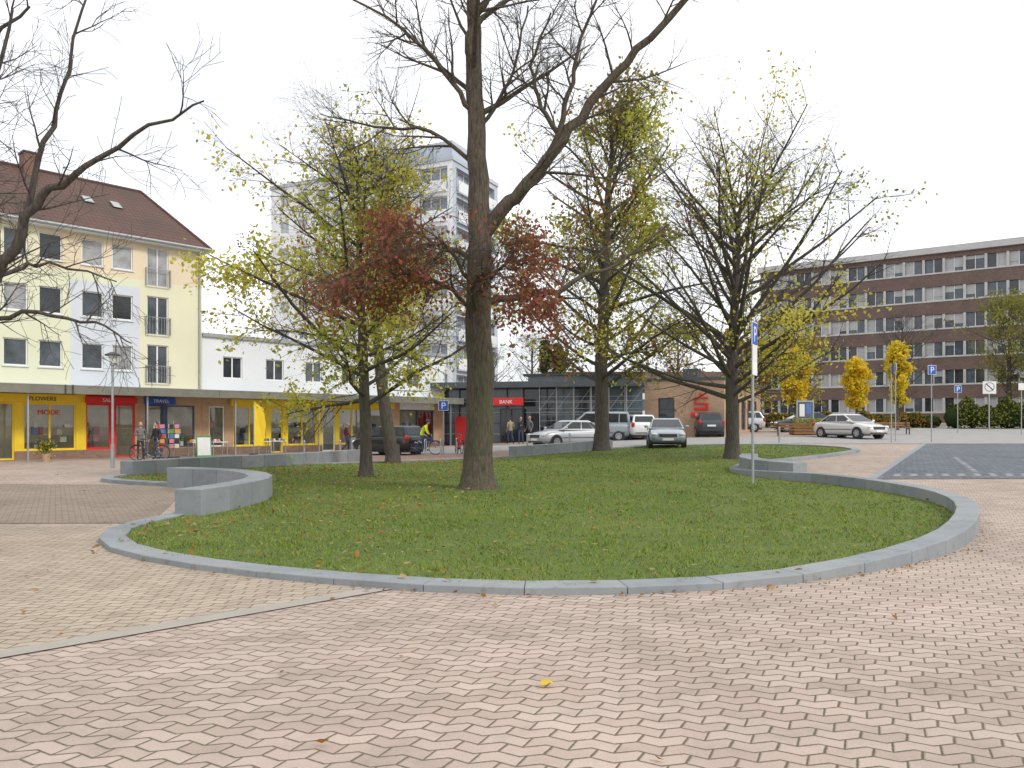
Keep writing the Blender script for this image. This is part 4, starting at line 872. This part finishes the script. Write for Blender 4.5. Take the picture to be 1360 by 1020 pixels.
def person(name,x,y,head,top,bot,hair,pose='walk',z=None,parent=None,sc=1.0):
    z=gz(x,y)+.012 if z is None else z; g=parent or group(name,(x,y,z))
    J={'pel':((0,0,.95),.13),'wai':((0,0,1.10),.115),'che':((0,0,1.30),.145),'nek':((0,.01,1.47),.055),'hed':((0,.02,1.56),.05)}
    if pose=='walk': LL=[((-.09,0,.88),.085),((-.10,.16,.50),.06),((-.10,.12,.10),.038),((-.11,.30,.05),.036)]; RL=[((.09,0,.88),.085),((.10,-.02,.48),.06),((.10,-.30,.16),.038),((.11,-.20,.04),.036)]
    else: LL=[((-.09,0,.88),.085),((-.11,.03,.49),.06),((-.12,0,.09),.038),((-.14,.16,.04),.036)]; RL=[((.09,0,.88),.085),((.11,.02,.49),.06),((.12,0,.09),.038),((.14,.16,.04),.036)]
    LA=[((-.19,0,1.40),.062),((-.25,-.08,1.13),.045),((-.25,.04,.90),.03)]; RA=[((.19,0,1.40),.062),((.25,.0,1.13),.045),((.25,.16,.93),.03)]
    if pose=='talk': RA=[((.19,0,1.40),.062),((.25,.02,1.12),.045),((.12,.24,1.18),.03)]
    if pose=='ride':
        J={'pel':((0,-.22,1.05),.13),'wai':((0,-.14,1.18),.12),'che':((0,.02,1.36),.145),'nek':((0,.10,1.50),.055),'hed':((0,.14,1.58),.05)}
        LL=[((-.09,-.2,.98),.085),((-.11,.2,.82),.062),((-.13,-.14,.50),.038),((-.13,.02,.46),.034)]; RL=[((.09,-.2,.98),.085),((.11,.16,.62),.062),((.13,.04,.28),.038),((.13,.20,.24),.034)]
        LA=[((-.19,.03,1.42),.062),((-.27,.1,1.16),.045),((-.25,.16,1.07),.03)]; RA=[((.19,.03,1.42),.062),((.27,.1,1.16),.045),((.25,.16,1.07),.03)]
    vs=[];rs=[];es=[]
    def av(p,r,pa=None):
        vs.append(p); rs.append(r)
        if pa is not None: es.append((pa,len(vs)-1))
        return len(vs)-1
    p0=av(*J['pel']); a=av(*J['wai'],p0); ch=av(*J['che'],a); nk=av(*J['nek'],ch); av(*J['hed'],nk)
    for L in (LL,RL):
        q=p0
        for pt in L: q=av(*pt,q)
    hb=[]
    for A in (LA,RA):
        q=ch
        for pt in A: q=av(*pt,q)
        sh=V(A[1][0]); wr=V(A[2][0]); d=(wr-sh).normalized(); sx=-1 if A is LA else 1
        if pose=='ride': d=V((0,.4,-.2)).normalized()
        palm=wr+d*.07; hb.append((wr,palm,d,sx)); q=av(tuple(palm),.03,q)
    me=bpy.data.meshes.new('b'); me.from_pydata(vs,es,[]); o=bpy.data.objects.new('b',me); scene.collection.objects.link(o)
    sk=o.modifiers.new('k','SKIN'); su=o.modifiers.new('s','SUBSURF'); su.levels=2
    for i,r in enumerate(rs): me.skin_vertices[0].data[i].radius=(r,r*.85); me.skin_vertices[0].data[i].use_root=(i==0)
    dg=bpy.context.evaluated_depsgraph_get(); ev=o.evaluated_get(dg); m2=bpy.data.meshes.new_from_object(ev); bpy.data.objects.remove(o)
    for q in (top,bot,skin,shoe): m2.materials.append(q)
    pz=J['pel'][0][2]
    for pl in m2.polygons:
        c_=pl.center; pl.use_smooth=True; k_=0 if c_.z>pz-.06 else 1
        fz=[V(L[3][0]) for L in (LL,RL)]+[V(L[2][0]) for L in (LL,RL)]
        if pose!='ride' and k_==1 and abs(c_.x)>.19: k_=0
        if min((c_-q).length for q in fz)<.10: k_=3
        if min((c_-h[1]).length for h in hb)<.065: k_=2
        if c_.z>J['nek'][0][2]: k_=2
        pl.material_index=k_
    o=bpy.data.objects.new('body',m2); scene.collection.objects.link(o); X=rotz(x,y,z,head)@Matrix.Scale(sc,4); setp(o,g); o.matrix_basis=X
    w=MB(); w.X=X
    for wr,palm,d,sx in hb:
        side=V((0,1,0)) if abs(d.y)<.8 else V((1,0,0)); side=(side-d*side.dot(d)).normalized(); inw=V((-sx,0,0)); inw=(inw-d*inw.dot(d))
        for i,l in enumerate((.075,.085,.08,.062)):
            b=palm+side*(.03-.02*i)+d*.02; w.tube([b,b+d*l*.45+inw*.008,b+d*l*.75+inw*.03,b+d*l*.85+inw*.05],[.0095,.009,.008,.006],6,skin)
        b=palm+side*.03-d*.03; w.tube([b,b+side*.03+d*.025,b+side*.035+d*.055+inw*.015],[.012,.010,.007],6,skin)
    hc=V(J['hed'][0])+V((0,.01,.07))
    w.sph(hc,(.076,.092,.115),skin,16); w.sph(hc+V((0,-.018,.025)),(.084,.092,.105),hair,16); w.sph(hc+V((0,.095,-.015)),(.013,.02,.022),skin,8)
    for sx in (-1,1): w.sph(hc+V((sx*.03,.083,.01)),(.011,.008,.007),white,8); w.sph(hc+V((sx*.03,.09,.01)),.005,hairm,6); w.sph(hc+V((sx*.077,0,-.005)),(.012,.022,.032),skin,8)
    w.sph(hc+V((0,.083,-.055)),(.022,.008,.006),redc,8)
    if pose=='ride': w.sph(hc+V((0,-.005,.045)),(.10,.13,.09),darkm,14)
    w.obj('head_and_hands',g,smooth=True); return g
x,y=fpos(5.2,-4.2); person('pedestrian',x,y,150,blackc,jeans,hairm,'walk')
x,y=fpos(4.6,-3.9); person('pedestrian',x,y,-140,greyc,blackc,hairb,'talk')
bicycle('bicycle',*fpos(4.6,-4.9),15,darkm)
person('pedestrian',.55,50.2,200,blackc,jeans,hairm,'talk'); person('pedestrian',1.15,50.6,120,greyc,blackc,hairb,'stand'); person('pedestrian',-.1,51,30,beige,jeans,hairm,'walk')
x,y=fpos(17.2,-2.2); person('pedestrian',x,y,-60,redc,jeans,hairb,'walk')
x,y=-4.35,39.6; z=gz(x,y); g=group('cyclist',(x,y,z)); bicycle('b',x,y,0,blue,g)
person('c',x,y,-90,hiv,jeans,hairm,'ride',z=z,parent=g)
bicycle('bicycle',-2.6,39.1,80,red); bicycle('bicycle',-1.7,39.2,95,darkm)
# ------------------------------------------------------------------ world, sun, camera
wd=bpy.data.worlds.new('World'); scene.world=wd; wd.use_nodes=True; nt=wd.node_tree; bg=nt.nodes['Background']
az=math.radians(125); el=math.radians(42)
sky=nt.nodes.new('ShaderNodeTexSky'); sky.sky_type='NISHITA'; sky.sun_disc=False; sky.sun_elevation=el; sky.sun_rotation=az; sky.dust_density=1.0
tc=nt.nodes.new('ShaderNodeTexCoord'); mp=nt.nodes.new('ShaderNodeMapping'); mp.inputs['Scale'].default_value=(1,1,2.6); nt.links.new(tc.outputs['Generated'],mp.inputs[0])
nz=nt.nodes.new('ShaderNodeTexNoise'); nz.inputs['Scale'].default_value=2.1; nz.inputs['Detail'].default_value=5; nz.inputs['Roughness'].default_value=.5; nt.links.new(mp.outputs[0],nz.inputs['Vector'])
mr=nt.nodes.new('ShaderNodeMapRange'); nt.links.new(nz.outputs['Fac'],mr.inputs[0]); mr.inputs[1].default_value=.36; mr.inputs[2].default_value=.54; mr.inputs[3].default_value=.74; mr.inputs[4].default_value=1
mx=nt.nodes.new('ShaderNodeMixRGB'); nt.links.new(mr.outputs[0],mx.inputs[0]); nt.links.new(sky.outputs[0],mx.inputs[1]); mx.inputs[2].default_value=(13.0,13.2,13.6,1)
nt.links.new(mx.outputs[0],bg.inputs[0]); bg.inputs[1].default_value=.10
sd=bpy.data.lights.new('sun','SUN'); sd.energy=2.0; sd.angle=math.radians(10); sd.color=(1,.95,.87); so=bpy.data.objects.new('sun',sd); scene.collection.objects.link(so)
tos=V((math.sin(az)*math.cos(el),math.cos(az)*math.cos(el),math.sin(el))); so.rotation_euler=tos.to_track_quat('Z','Y').to_euler()
cd_=bpy.data.cameras.new('camera'); co=bpy.data.objects.new('camera',cd_); scene.collection.objects.link(co); co.location=(0,0,1.6); co.rotation_euler=(math.radians(90),0,0)
cd_.sensor_width=36; cd_.lens=27.8; cd_.shift_y=55/1360; cd_.clip_start=.1; cd_.clip_end=6000; scene.camera=co
scene.view_settings.view_transform='Standard'; scene.view_settings.look='None'; scene.view_settings.exposure=0
